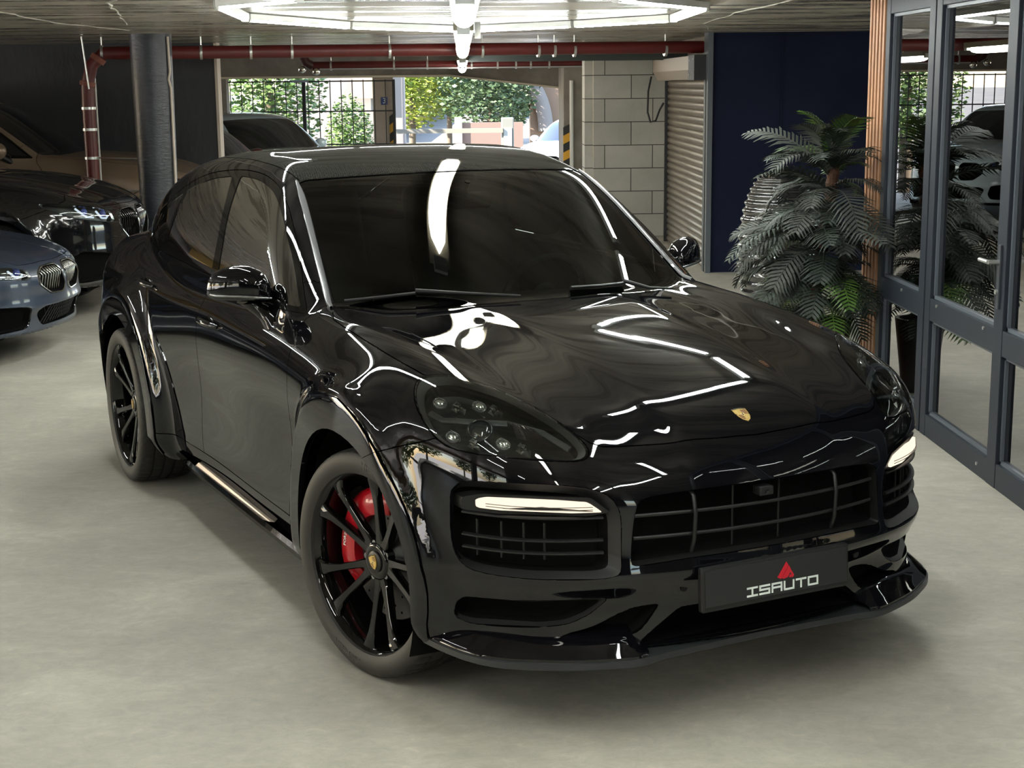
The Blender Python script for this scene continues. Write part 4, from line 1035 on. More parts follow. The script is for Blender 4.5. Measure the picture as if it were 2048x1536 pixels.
def make_wheel(cx, cy, front):
    M0 = Matrix.Translation((cx, cy, .379)); outw = -1
    if front: M0 = M0 @ Matrix.Rotation(R(STEER), 4, 'Z')
    b = MB(); b.add(*tyre_mesh(), M0); t = b.build('tyre', RUBBER, CAR, smooth=28)
    if front:
        b = MB(); b.add(*arc_text('MICHELIN', .034, .336, -.1440, R(74)), M0); b.add(*arc_text('MICHELIN', .034, .336, -.1440, R(254)), M0)
        b.build('sidewall_lettering', mat('sidewall_letter', (.035, .033, .032), .5), t)
    b = MB(); b.smooth = True
    b.lathe([(.262, .115), (.272, .09), (.272, .0), (.276, -.075), (.284, -.105), (.290, -.118), (.2985, -.1265), (.3015, -.1235), (.298, -.118)], 96, 'y', M0)
    b.lathe([(.0005, -.082), (.040, -.084), (.052, -.086), (.062, -.080), (.068, -.06), (.07, 0)], 40, 'y', M0)
    rim = b.build('rim', GLOSSB, CAR, smooth=50)
    for k in range(5):
        b = MB(); base = R(-5+72*k)
        for s in SGN:
            secs = []
            for (r, h, off, w, th) in ((.045, -.078, .10, .020, .028), (.075, -.080, .21, .017, .030), (.12, -.087, .225, .0135, .028), (.19, -.100, .228, .0125, .026), (.235, -.110, .236, .0155, .024), (.268, -.117, .25, .023, .022), (.292, -.117, .27, .034, .016)):
                a = base+s*off; c, q = math.cos(a), math.sin(a); e = (-q, c)
                def pt(u, d): return Vector((r*c+e[0]*u, h+d, r*q+e[1]*u))
                secs.append([pt(-w*.72, 0), pt(w*.72, 0), pt(w, .006), pt(w*.9, th), pt(-w*.9, th), pt(-w, .006)])
            b.loft(secs, cap0=True, cap1=True, M=M0)
        a = base  # bridge between the twin legs at the hub
        b.add([(.05*math.cos(a-.35), -.079, .05*math.sin(a-.35)), (.05*math.cos(a+.35), -.079, .05*math.sin(a+.35)), (.098*math.cos(a+.18), -.080, .098*math.sin(a+.18)), (.082*math.cos(a), -.079, .082*math.sin(a)), (.098*math.cos(a-.18), -.080, .098*math.sin(a-.18))], [(0, 1, 2, 3), (0, 3, 4)], M0)
        b.build('spoke', GLOSSB, rim, smooth=38)
        b = MB(); a = base+R(36); b.cyl(M0 @ Vector((.062*math.cos(a), -.05, .062*math.sin(a))), M0 @ Vector((.062*math.cos(a), -.078, .062*math.sin(a))), .010, 6); b.build('wheel_bolt', DCHR, rim)
    b = MB(); b.lathe([(.0005, -.0905), (.030, -.0905), (.035, -.088), (.037, -.082)], 32, 'y', M0); cap = b.build('centre_cap', SATIN, rim, smooth=40)
    ba = R(22 if front else 0)
    bg = badge('cap_badge', lambda u, v, h: M0 @ Vector((u*math.cos(ba)-v*math.sin(ba), -.0925-h, u*math.sin(ba)+v*math.cos(ba))), .0185, cap)
    # badge detail stays within thing > part > sub-part
    for ch in list(bg.children): ch.parent = rim
    bg.parent = rim; cap.parent = rim
    b = MB(); b.lathe([(.10, -.028), (.205, -.028), (.207, -.022), (.207, -.002), (.10, -.002)], 64, 'y', M0); b.lathe([(.0005, -.05), (.07, -.05), (.09, -.03), (.10, -.028)], 32, 'y', M0)
    dsc = b.build('brake_disc', DISC, CAR, smooth=35)
    b = MB()
    for k in range(36):
        a = 2*PI*k/36; r = .135+.024*(k % 3); b.cyl(M0 @ Vector((r*math.cos(a), -.0284, r*math.sin(a))), M0 @ Vector((r*math.cos(a), -.0290, r*math.sin(a))), .0045, 8)
    b.build('disc_hole', VOID, dsc)
    if front:
        secs = []
        for i in range(15):
            a = R(84+(216-84)*i/14); e = min(1, .45+i*.25, .45+(14-i)*.25); c, q = math.cos(a), math.sin(a)
            secs.append([Vector((r*c, h, r*q)) for r, h in ((.150, -.052*e-.010), (.172, -.062*e-.008), (.215, -.060*e-.008), (.240, -.045*e), (.242, -.0), (.15, -.0))])
        b = MB(); b.loft(secs, cap0=True, cap1=True, M=M0); cal = b.build('brake_caliper', CRED, CAR, smooth=45); cal['label'] = 'red brake caliper'
        b = MB(); b.add(*arc_text('PORSCHE', .019, .192, -.0715, R(165)), M0); b.build('caliper_lettering', WHITE, cal)
    return t
STEER = 0.0
n0 = set(bpy.data.objects)
make_wheel(-2.895, -.908, False)
for o in [o for o in bpy.data.objects if o not in n0 and o.parent == CAR]: my(o)
n0 = set(bpy.data.objects); STEER = -14.0; make_wheel(0, -.812, True)
n1 = [o for o in bpy.data.objects if o not in n0]
for o in [o for o in n1 if o.parent == CAR]: my(o)
for o in n1: bpy.data.objects.remove(o)
STEER = 14.0; make_wheel(0, -.812, True)
b = MB()
for cx in (0, -2.895):
    b = MB(); b.lathe([(.452, -.945), (.455, -.64), (.001, -.62)], 40, 'y', Matrix.Translation((cx, 0, .385)), a0=R(-25), a1=R(205)); wl = b.build('wheel_liner', VOID, CAR, smooth=40); my(wl)
b = MB()
for cx in (0, -2.895): b.cyl((cx, -.8, .379), (cx, .8, .379), .035, 12)
b.box((-1.45, 0, .24), (3.2, 1.3, .06)); b.build('axle', VOID, CAR)

# door mirrors
def mirror():
    b = MB(); b.smooth = True; loops = []
    T = [(0, -1.098, 1.152, .012, .010, -1.105), (.06, -1.092, 1.157, .035, .028, -1.10), (.16, -1.078, 1.163, .055, .042, -1.085), (.32, -1.05, 1.170, .068, .056, -1.065), (.5, -1.01, 1.174, .076, .070, -1.04), (.7, -.965, 1.172, .078, .078, -1.02), (.85, -.925, 1.163, .072, .078, -1.01), (.95, -.898, 1.150, .055, .060, -1.005), (1, -.885, 1.140, .03, .035, -1.005)]
    for t, y, zc, hz, hx, xc in T:
        L = []
        for k in range(24):
            a = 2*PI*k/24; c, s = math.cos(a), math.sin(a)
            px = xc+hx*(abs(c)**.8)*(1 if c > 0 else -.55)
            pz = zc+hz*(abs(s)**.85)*(1 if s > 0 else -.75)
            L.append(Vector((px, y, pz)))
        loops.append(L)
    b.loft(loops, cap0=True, cap1=True); m = b.build('side_mirror', PAINT, CAR, smooth=60)
    b = MB(); Q = []
    for t, y, zc, hz, hx, xc in T[1:-1]: Q.append(Vector((xc+hx*.93, y, zc-hz*.42)))
    b.tube(Q, .006, 8); b.build('indicator_strip', DCHR, m, smooth=50)
    b = MB(); b.smooth = True
    secs = []
    for (x, y, z, rx, rz) in ((-1.03, -.965, 1.112, .055, .022), (-1.0, -.93, 1.085, .05, .03), (-.955, -.905, 1.058, .05, .026), (-.92, -.90, 1.032, .062, .022), (-.90, -.895, 1.018, .08, .020)):
        secs.append([Vector((x+rx*math.cos(2*PI*k/16), y+.03*math.sin(2*PI*k/16)+.012*math.cos(2*PI*k/16), z+rz*.3*math.sin(2*PI*k/16))) for k in range(16)])
    b.loft(secs, cap0=True, cap1=True); b.build('mirror_stalk', GLOSSB, m, smooth=60)
    return m
mr = mirror(); my(mr)
# door handles
for (x, z, k) in ((-1.585, .958, 0), (-2.64, 1.005, 1)):
    for s in (0, 1):
        y = -solve_axis(cay, [(x, 0, z)], 1, 0, 1.2)[0][1]; sg_ = 1 if s else -1
        b = MB(); b.smooth = True; b.sphere((x-.01, sg_*(abs(y)-.010), z-.008), (.085, .014, .034), 24, 10); dish = b.build('handle_recess', GLOSSB, DOORS[s*2+k], smooth=60)
        b = MB(); b.smooth = True
        b.tube([(x+.105, sg_*(abs(y)-.002), z-.006), (x+.08, sg_*(abs(y)+.020), z), (x+.03, sg_*(abs(y)+.030), z+.003), (x-.04, sg_*(abs(y)+.030), z+.004), (x-.09, sg_*(abs(y)+.022), z+.003), (x-.115, sg_*(abs(y)-.002), z)], [.010, .013, .0145, .0145, .013, .010], 10, flat=1.0)
        b.build('door_handle', PAINT, DOORS[s*2+k], smooth=60)
# pillar strips, skirt plate, wipers
zt = lambda x, y: solve_axis(cay, [(x, y, 0)], 2, .8, 1.9)[0][2]
Q = []; up = []
for i in range(15):
    t = i/14; x = -.648-t*.70; y = -.768+.128*t; p = Vector((x, y, zt(x, y))); Q.append(p+Vector((0, -.004, .002)))
nr = [Vector(n) for n in grad(cay, np.array([tuple(q) for q in Q]))]
b = MB(); b.smooth = True; vs = []
for i, q in enumerate(Q):
    t = (Q[min(i+1, 14)]-Q[max(i-1, 0)]).normalized(); w = nr[i].cross(t).normalized(); wd = .013*min(1, .5+i*.3, .35+(14-i)*.3)
    vs.append([q+w*wd-nr[i]*.004, q+w*wd*.8+nr[i]*.004, q+nr[i]*.006, q-w*wd*.8+nr[i]*.004, q-w*wd-nr[i]*.004])
b.loft(vs, closed=False); ps = b.build('pillar_strip', mat('pillar_grey', (.10, .10, .105), .28, coat=.6), CAR, smooth=50); my(ps)
b = MB(); b.add([(-2.02, -.945, .246), (-1.09, -.938, .246), (-.98, -.928, .262), (-1.98, -.930, .277), (-2.02, -.92, .242), (-1.09, -.92, .242), (-.98, -.91, .258), (-1.98, -.905, .273)], [(0, 1, 2, 3), (7, 6, 5, 4), (0, 4, 5, 1), (1, 5, 6, 2), (2, 6, 7, 3), (3, 7, 4, 0)])
sp = b.build('sill_plate', mat('polished_sill', (.62, .52, .44), .35, metal=.7), CAR); sp['label'] = 'polished metal sill strip'; my(sp)
b = MB(); b.loft([[Vector((x, -.90-.045*w, .262)), Vector((x, -.91-.045*w, .245)), Vector((x, -.90-.03*w, .205)), Vector((x, -.80, .205))] for x, w in ((-2.46, .2), (-2.3, .8), (-2.0, 1), (-1.0, 1), (-.6, .9), (-.44, .5))], closed=False)
b.build('side_skirt', GLOSSB, CAR, smooth=50); my(CAR.children[-1]) if False else None
ss = [o for o in CAR.children if o.name.startswith('side_skirt')][0]; my(ss)
for pts, arm in (([(-.665, -.715), (-.625, -.60), (-.585, -.47)], [(-.585, -.47), (-.51, -.30), (-.43, -.12)]), ([(-.485, .12), (-.50, .26), (-.53, .38)], [(-.53, .38), (-.47, .46), (-.45, .55)])):
    b = MB(); q = [Vector((x, y, zt(x, y)+.010)) for x, y in pts]; b.tube(q, .0075, 8, flat=.8); wp = b.build('wiper', PLAST, CAR, smooth=50)
    b = MB(); q = [Vector((x, y, zt(x, y)+.018)) for x, y in arm]; b.tube(q, [.009, .006, .005], 8); b.build('wiper_arm', PLAST, wp, smooth=50)
# antenna-free roof; rear lip spoiler
b = MB(); q = [Vector((-3.80-.0*abs(y)+.12*y*y, y, zt(-3.80+.12*y*y, y)+.012)) for y in [i*.055-.605 for i in range(23)]]
b.tube(q, .018, 8, flat=.6, up=(0, 0, 1)); b.build('rear_spoiler', PAINT, CAR, smooth=50)
for s in SGN:
    b = MB(); b.tube([(-3.9, -.55*s, .96), (-3.80, -.78*s, .97), (-3.55, -.93*s, .965)], .022, 8, flat=1.2); b.build('tail_light', mat('tail_red', (.25, .005, .008), .15, coat=1), CAR, smooth=50)

# cabin
LEA = mat('black_leather', (.02, .019, .018), .5)
b = MB(); b.box((-1.9, 0, .62), (2.9, 1.5, .5)); b.build('cabin_floor', VOID, CAR)
b = MB(); b.loft([[Vector((x, y, z-.05*abs(y)**2)) for x, z in ((-.60, 1.02), (-.68, 1.085), (-.85, 1.10), (-1.0, 1.06), (-1.05, .95))] for y in [-.74+.148*i for i in range(11)]], closed=False); b.smooth = True
dash = b.build('dashboard', LEA, CAR, smooth=60)
b = MB(); b.smooth = True
T = Matrix.Translation((-1.17, .37, 1.03)) @ Matrix.Rotation(R(-66), 4, 'Y')
b.tube([T @ Vector((.185*math.cos(a*PI/16), .185*math.sin(a*PI/16), 0)) for a in range(32)], .015, 10, closed=True)
for a in (0, 90, 180): b.tube([T @ Vector((.03*math.cos(R(a+90)), .03*math.sin(R(a+90)), -.01)), T @ Vector((.18*math.cos(R(a+90)), .18*math.sin(R(a+90)), 0))], .014, 8)
b.sphere((0, 0, -.01), (.06, .06, .03), 16, 8, M=T); b.build('steering_wheel', LEA, CAR, smooth=60)
def seat(x, y):
    b = MB(); b.box((x, y, .78), (.54, .52, .2), bev=.05); Mx = Matrix.Translation((x-.26, y, .83)) @ Matrix.Rotation(R(-18), 4, 'Y')
    b.box((0, 0, .32), (.15, .50, .66), Mx, bev=.05); b.box((-.02, 0, .74), (.10, .27, .20), Mx, bev=.035)
    b.build('seat', LEA, CAR, smooth=60)
for y in (-.37, .37): seat(-1.62, y)
b = MB(); b.box((-2.75, 0, .92), (.18, 1.25, .62), bev=.06); b.box((-2.5, 0, .74), (.5, 1.25, .16), bev=.05); b.build('rear_bench', LEA, CAR, smooth=60)
b = MB(); b.box((-1.16, 0, 1.44), (.03, .24, .07), bev=.012); b.cyl((-1.15, 0, 1.46), (-1.12, 0, 1.52), .012, 8); b.build('rear_view_mirror', GLOSSB, CAR, smooth=60)
# ------------------------------------------------------------------ the other parked cars
KID = rounded([(-.40, .70), (-.37, .80), (-.28, .845), (-.075, .850), (-.03, .81), (-.03, .64), (-.07, .59), (-.26, .60)], .03, 2)
GHL3 = [(.90, -.40), (.90, -.40)]
GHL = rounded([(-.455, .765), (-.46, .835), (-.60, .872), (-.80, .905), (-.885, .925), (-.895, .895), (-.86, .845), (-.80, .800), (-.60, .765), (-.50, .752)], .02, 2)
GMO = rounded([(-.84, .50), (-.80, .55), (-.52, .52), (-.46, .40), (-.50, .33), (-.80, .31)], .03, 2)
GMC = rounded([(.03, .50), (-.36, .50), (-.42, .47), (-.34, .33), (.03, .33)], [0, .02, .02, .03, 0], 2)
g = Skin(cay, -3.25, .15, .60, 92, .042, 34)
for pl in (ARCHF, ARCHR, TRIM, GL1, GL2, GL3): g.cut(pl, (0, 1, 0), side)
for pl in (SEAM_F, SEAM_M, SEAM_R): g.cut(pl, (0, 1, 0), side, False)
g.cut([(-2.6, SILLZ), (-.3, SILLZ)], (0, 1, 0), side, False); g.cut(FBL, (0, 1, 0), side, False)
g.cut(HOODP, (0, 0, 1), lambda c, f: c.z > .8); g.cut(WSP, (0, 0, 1), lambda c, f: c.z > 1.0)
for pl in (KID, GHL, GMO, GMC): g.cut(pl, (1, 0, 0), lambda c, f: c.x > .2)
bmesh.ops.remove_doubles(g.bm, verts=g.bm.verts[:], dist=.0008)
def gl(c, f):
    x, y, z = c
    if y < -.45 and (pip(ARCHF, x, z) or pip(ARCHR, x, z)): return 'arch'
    if x > .2:
        if pip(GHL, y, z): return 'lens'
        if pip(KID, y, z): return 'kid'
        if pip(GMO, y, z): return 'mo'
        if pip(GMC, y, z): return 'mc'
    if z > .8 and pip(HOODP, x, y): return 'hood'
    if z > 1.0 and pip(WSP, x, y): return 'windshield'
    if y < -.45:
        for n_, q in (('gl1', GL1), ('gl2', GL2), ('gl3', GL3), ('trim', TRIM)):
            if pip(q, x, z): return n_
        if -2.895 < x < 0 and z < SILLZ: return 'sill'
        if z < 1.2 and seamx(SEAM_M, z) < x < seamx(SEAM_F, z) and x > -2: return 'doorf'
        if z < 1.2 and seamx(SEAM_R, z) < x < seamx(SEAM_M, z) and x > -2.9: return 'doorr'
    if x > .17 and (z < fblz(x) or x > .56 or y > -.45): return 'bumper'
    if x > -.8 and y < -.45: return 'fender'
    return 'body'
g.label(gl)
g.lab['inner'] = [f for n_ in ('hood', 'bumper', 'body', 'fender', 'sill', 'doorf', 'doorr') for f in g.lab.get(n_, [])]
CACHE = {n_: g.patch(n_, off=(-.015 if n_ == 'inner' else 0), gap=(.003 if n_ not in ('inner',) and n_[:2] != 'gl' else 0), skirt=(0 if n_ == 'inner' else .012)) for n_ in list(g.lab)}
TINTO = mat('parked_glass', (.006, .007, .008), .05, coat=1)
TY0 = tyre_mesh()
def gen_car(name, label, loc, rz, scale, paint, style='kidney', lit=(.9, .95, 1), glassm=None, wheels=True, full=True):
    t = thing(name, label, 'car', loc, rz); t.scale = scale
    gm = glassm or TINTO
    def Q(n_, key, m, **k): return mesh_from(n_, CACHE[key], m, t, **k) if key in CACHE else None
    for n_, key, m in (('hood', 'hood', paint), ('windshield', 'windshield', gm), ('front_bumper', 'bumper', paint), ('body_shell', 'body', paint)): Q(n_, key, m, both=True)
    Q('inner_shell', 'inner', VOID, both=True)
    for mir in (False, True):
        Q('fender', 'fender', paint, mirror=mir); Q('rocker_panel', 'sill', paint, mirror=mir)
        for k in ('doorf', 'doorr'):
            d = Q('door', k, paint, mirror=mir)
        Q('window_frame', 'trim', GLOSSB if style != 'plain' else DCHR, mirror=mir)
        for k in ('gl1', 'gl2', 'gl3'): Q('side_window', k, gm, mirror=mir)
    if full:
        def rec(n_, poly, steps, m):
            o, _ = recess(n_, poly, steps, m, parent=t); return o
        if style == 'kidney':
            k0 = rec('kidney_grille', KID, [(.99, .98, -.012), (.93, .93, -.010), (.90, .90, .05)], mat('grille_frame', (.42, .42, .40), .15, metal=1) if name == 'coupe' else mat('dark_frame', (.03, .03, .03), .15, coat=1))
            for i in range(9):
                y = -.365+i*.038; b = MB(); b.tube([Vector((sx(y, .74)-.03, y, .62)), Vector((sx(y, .76)-.001, y, .77)), Vector((sx(y, .80)-.03, y, .825))], .006, 6, flat=1.3); b.build('grille_bar', MATS['grille_frame'] if name == 'coupe' else GLOSSB, k0, smooth=50)
            my(k0)
        else:
            k0 = rec('grille', KID, [(.99, .98, .004), (.95, .95, .03), (.92, .9, .06)], GLOSSB); my(k0)
        L0 = fpts(GHL, .001); cc = sum(L0, Vector())/len(L0)
        def ins(s, d): return [cc+(p-cc)*s-Vector((.75, -.5, .35))*d for p in L0]
        b = MB(); b.loft([ins(1, 0), ins(.93, .004)]); b.cur = 1; b.loft([ins(.93, .004), ins(.86, .045)], cap1=True)
        h = b.build('headlight', [mat('lamp_rim', (.45, .47, .48), .2, metal=.8), mat('lamp_black', (.006, .007, .007), .25)], t, smooth=50)
        lm = emit('lamp_line', (.75, .88, 1), .5)
        for pts in ([(-.50, .80), (-.53, .785), (-.58, .79), (-.61, .845)], [(-.66, .80), (-.72, .81), (-.76, .875)]):
            b = MB(); b.tube([Vector((sx(y, z)-.02, y, z)) for y, z in pts], .0085, 6); b.build('light_guide', lm, h, smooth=50)
        for y, z in ((-.52, .82), (-.70, .845)):
            b = MB(); b.smooth = True; b.sphere((sx(y, z)-.04, y, z), .028, 12, 8); b.build('projector', mat('blue_lens', (.05, .08, .35), .05, coat=1), h)
        V_, F_, N_, FN_ = CACHE['lens']; mesh_from('headlight_lens', (V_, F_, N_, FN_), LENS, h)
        my(h)
        o = rec('side_intake', GMO, [(.98, .96, .006), (.93, .88, .05)], GLOSSB); my(o)
        if style == 'kidney':
            cf = [(p.x, p.y) for p in GMC if p.x <= 0]; cf = cf+[(-a, b_) for a, b_ in cf[::-1]]
            ci_ = rec('centre_intake', cf, [(.99, .97, .006), (.97, .9, .05)], GLOSSB)
            b = MB()
            for i in range(-14, 15):
                for s in (-1, 1):
                    y0, y1 = i*.045, i*.045+s*.09
                    if abs(y0) < .34 and abs(y1) < .34: b.tube([Vector((sx(y0, .34)-.03, y0, .34)), Vector((sx(y1, .49)-.03, y1, .49))], .0035, 4)
            b.build('mesh_insert', PLAST, ci_)
    b = MB(); b.smooth = True
    b.sphere((-1.0, -1.0, 1.165), (.085, .115, .075), 16, 10); b.build('side_mirror', paint, t); 
    m2 = t.children[-1] if False else [o for o in t.children if o.name.startswith('side_mirror')][0]
    c = MB(); c.tube([(-.98, -.96, 1.12), (-.90, -.88, 1.06)], .025, 8); c.build('mirror_stalk', PLAST, m2); my(m2)
    if wheels:
        for cx, cy in ((0, -.83), (-2.895, -.90)):
            M0 = Matrix.Translation((cx, cy, .379)); b = MB(); b.add(*TY0, M0); ty = b.build('tyre', RUBBER, t, smooth=28)
            b = MB(); b.lathe([(.02, -.095), (.06, -.095), (.09, -.09), (.27, -.10), (.295, -.12), (.30, -.122), (.298, -.11)], 40, 'y', M0, closed=False)
            r_ = b.build('rim', DCHR, t, smooth=40)
            b = MB()
            for k in range(10): a = 2*PI*k/10; b.tube([M0 @ Vector((.05*math.cos(a), -.10, .05*math.sin(a))), M0 @ Vector((.28*math.cos(a), -.122, .28*math.sin(a)))], .016, 6)
            b.build('spokes', DCHR, r_)
            my(ty); my(r_)
    for cx in (0, -2.895):
        b = MB(); b.lathe([(.452, -.945), (.455, -.64), (.001, -.62)], 24, 'y', Matrix.Translation((cx, 0, .385)), a0=R(-25), a1=R(205)); w_ = b.build('wheel_liner', VOID, t, smooth=40); my(w_)
    b = MB(); b.box((-1.5, 0, .45), (4.3, 1.2, .45)); b.build('underbody', VOID, t)
    b = MB(); b.tube([(-3.9, -.7, .95), (-3.88, .7, .95)], .05, 8); b.build('tail_light', mat('tail_red', (.25, .005, .008), .15, coat=1), t)
    return t
BRONZE = mat('bronze_paint', (.22, .155, .105), .4, metal=.35, coat=.6)
BLUEG = mat('blue_grey_paint', (.022, .033, .058), .35, metal=.3, coat=.7)
MAROON = mat('maroon_paint', (.085, .006, .008), .15, coat=1)
PALEB = mat('pale_blue_paint', (.42, .52, .58), .2, coat=1)
WHITEP = mat('white_paint', (.8, .8, .8), .2, coat=1)
gen_car('suv', 'bronze SUV parked side-on against the charcoal wall behind the red pipe', (-3.45, 16.0, 0), R(0), (1.06, .98, 1.13), BRONZE)
gen_car('suv', 'black SUV with slim headlight parked between the bronze SUV and the blue-grey coupe', (-3.74, 13.3, 0), R(-5), (1.0, .97, 1.08), mat('black_paint_parked', (.004, .004, .005), .08, coat=1))
gen_car('coupe', 'low blue-grey coupe with chrome barred kidney grille at the left edge', (-3.84, 11.15, 0), R(-6), (1.0, .96, .80), BLUEG)
gen_car('car', 'dark maroon car half hidden beyond the end of the charcoal wall', (-2.80, 18.95, 0), R(-50), (.95, .93, .90), MAROON, 'plain', glassm=mat('sky_glass', (.02, .02, .022), .04, coat=1))
gen_car('hatchback', 'pale blue and white hatchback parked in front of the barred gate', (-2.20, 21.25, 0), R(-50), (.86, .90, .94), PALEB, 'plain')
gen_car('suv', 'white car outside at the right of the exit, cut by the jamb', (xat(1125, 35), 35, -.52), R(-115), (1, 1, 1.0), WHITEP, 'plain')
# ------------------------------------------------------------------ artificial palm and the ribbed sculpture
PG1 = mat('palm_dark', (.006, .012, .008), .65, col2=(.018, .030, .018), nscale=12); PG2 = mat('palm_bright', (.035, .085, .010), .5, col2=(.065, .12, .018), nscale=10)
PG3 = mat('palm_grey', (.030, .035, .030), .7, col2=(.048, .054, .045), nscale=12)
pm = thing('potted_palm', 'tall artificial potted palm with dark feathery fronds in front of the oak battens', 'potted palm', (2.235, 9.20, 0))
pb = MB(); pb.lathe([(.001, 0), (.10, 0), (.15, .42), (.155, .46), (.13, .46), (.125, .40), (.001, .40)], 32); pb.build('pot', mat('pot_dark', (.03, .032, .03), .4), pm, smooth=40)
pb = MB(); tk = [(-.05, 0, .38), (-.07, .01, .7), (-.03, 0, 1.0), (.0, 0, 1.2), (.015, 0, 1.42)]
q = cr([Vector(p) for p in tk], 8, False); pb.tube(q, [.034+.006*((i % 2)) for i in range(len(q))], 12); pb.build('trunk', mat('palm_trunk', (.10, .045, .026), .8, bump=.4, bscale=60), pm)
def frond_mesh(seed, L=.52):
    rg = random.Random(seed); b = MB(); n = 22; pts = []; dirs = []
    sag = rg.uniform(.55, 1.0)
    for i in range(n+1):
        t = i/n; a = R(35)-sag*R(105)*t**1.3
        pts.append(Vector((0, 0, 0)) if i == 0 else pts[-1]+Vector((math.cos(a), 0, math.sin(a)))*L/n); dirs.append(Vector((math.cos(a), 0, math.sin(a))))
    b.tube(pts, [.0055*(1-.8*i/n)+.001 for i in range(n+1)], 5)
    for i in range(3, n+1):
        t = i/n; ll = .17*math.sin(PI*min(1, (t*.86+.10)))**.6*rg.uniform(.88, 1.08); d = dirs[i]; up = Vector((-d.z, 0, d.x))
        for s in (-1, 1):
            v = (Vector((0, s, 0))*.80+d*.55+up*.12).normalized(); e = v*ll; w = d*.0080; p = pts[i]; dr = Vector((0, 0, -.35*ll*rg.uniform(.5, 1.2)))
            b.add([p-w, p+w, p+e*.55+w*1.1+dr*.25+up*.003, p+e*.55-w*1.1+dr*.25+up*.003, p+e+dr], [(0, 1, 2, 3), (3, 2, 4)])
    return b
FM = []
for k in range(6):
    o = frond_mesh(50+k, .44+.03*k).build('frond', PG1, None, fixn=False); FM.append(o.data); bpy.data.objects.remove(o)
FMC = {}
def frond(k, m, loc, az, pitch, sc=1, roll=0):
    key = (k, m.name)
    if key not in FMC: me = FM[k].copy(); me.materials.clear(); me.materials.append(m); FMC[key] = me
    o = bpy.data.objects.new('frond', FMC[key]); COL.objects.link(o); o.parent = pm; o.location = loc
    o.rotation_euler = (Matrix.Rotation(az, 4, 'Z') @ Matrix.Rotation(-pitch, 4, 'Y') @ Matrix.Rotation(roll, 4, 'X')).to_euler(); o.scale = (sc, sc, sc)
rg = random.Random(11)
tiers = [(1.38, 7, 50, .90), (1.34, 10, 20, 1.0), (1.24, 9, -6, 1.0), (1.12, 10, -14, 1.08), (.98, 12, -10, 1.12), (.88, 12, -6, 1.15), (.76, 13, -12, 1.12), (.66, 13, -6, 1.12), (.56, 11, -14, .98)]
for ti, (z, n, pit, sc) in enumerate(tiers):
    for k in range(n):
        az = 2*PI*k/n+ti*.7+rg.uniform(-.2, .2)
        ca = math.cos(az); s_ = min(1, .27/(ca*.50*sc)) if ca > .3 else 1
        if math.sin(az) > .4 and ca > -.2: s_ = min(s_, .55)
        m = PG2 if rg.random() < .13 else (PG3 if rg.random() < .45 else PG1)
        tx = -.03 if z < 1.1 else .0
        frond(rg.randrange(6), m, (tx, 0, z+rg.uniform(-.03, .03)), az, R(pit+rg.uniform(-10, 12)), sc*s_*rg.uniform(.9, 1.1), rg.uniform(-.3, .3))
sc_ = thing('ribbed_sculpture', 'glossy black ribbed egg-shaped sculpture behind the palm by the navy wall', 'sculpture', (2.45, 11.6, 0))
b = MB(); prof = []
for i in range(141):
    t = i/140; a = PI*t; r = 0.345*math.sin(a)**.62*(1.02-.12*t); z = .62-.60*math.cos(a)
    prof.append((max(.001, r+.010*math.sin(t*2*PI*26)), z+.02))
b.smooth = True; b.lathe(prof, 64); b.build('ribbed_body', mat('sculpture_black', (.01, .01, .011), .08, coat=1), sc_, smooth=80)
b = MB(); b.lathe([(.001, 0), (.22, 0), (.22, .03), (.001, .03)], 32); b.build('base', GLOSSB, sc_)
b = MB(); b.box((-.13, -.365, .85), (.12, .01, .05)); b.build('label_plate', mat('label_white', (.7, .72, .72), .4), sc_)
# ------------------------------------------------------------------ outside
def leaf_mat(name, a, c): return mat(name, a, .6, col2=c, nscale=1.5, ndet=3)
b = MB(); prof = [(24.9, -.02), (28, -.3), (33, -.5), (50, -.78), (79, -1.07), (95, -.6), (112, .0), (140, 1.2)]
b.add([(x, y, z) for x in (-60, 60) for y, z in prof], [(i, 8+i, 9+i, i+1) for i in range(7)]); struct(b.build('ground_outside', mat('asphalt_pale', (.13, .12, .105), .8, col2=(.17, .155, .135), nscale=.6)))
b = MB(); b.box((-35, 5, -.3), (51, 60, .3)); struct(b.build('ground_left', mat('paving_pale', (.72, .68, .62), .8)))  # unseen ground, made very pale to bounce sunlight up onto the ceiling
GA, GB, GC = leaf_mat('leaf_yellow', (.22, .24, .02), (.12, .19, .02)), leaf_mat('leaf_green', (.055, .11, .02), (.10, .16, .03)), leaf_mat('leaf_dark', (.03, .06, .022), (.055, .09, .03))
BARK = mat('bark', (.12, .09, .06), .9)
def foliage(c, r, n, s, seed, name, m, parent):
    rg = random.Random(seed); b = MB()
    for _ in range(n):
        u, v, w = rg.gauss(0, 1), rg.gauss(0, 1), rg.gauss(0, 1); L = math.sqrt(u*u+v*v+w*w)+1e-6; k = rg.random()**.4
        p = Vector((c[0]+r[0]*u/L*k, c[1]+r[1]*v/L*k, c[2]+r[2]*w/L*k)); q = s*rg.uniform(.6, 1.4)
        M3 = Matrix.Translation(p) @ Matrix.Rotation(rg.uniform(0, 6.3), 4, 'Z') @ Matrix.Rotation(rg.uniform(0, 3.1), 4, 'X')
        b.add([(-q, 0, 0), (0, q*.55, 0), (q, 0, 0), (0, -q*.55, 0)], [(0, 1, 2), (0, 2, 3)], M3)
    return b.build(name, m, parent, fixn=False)
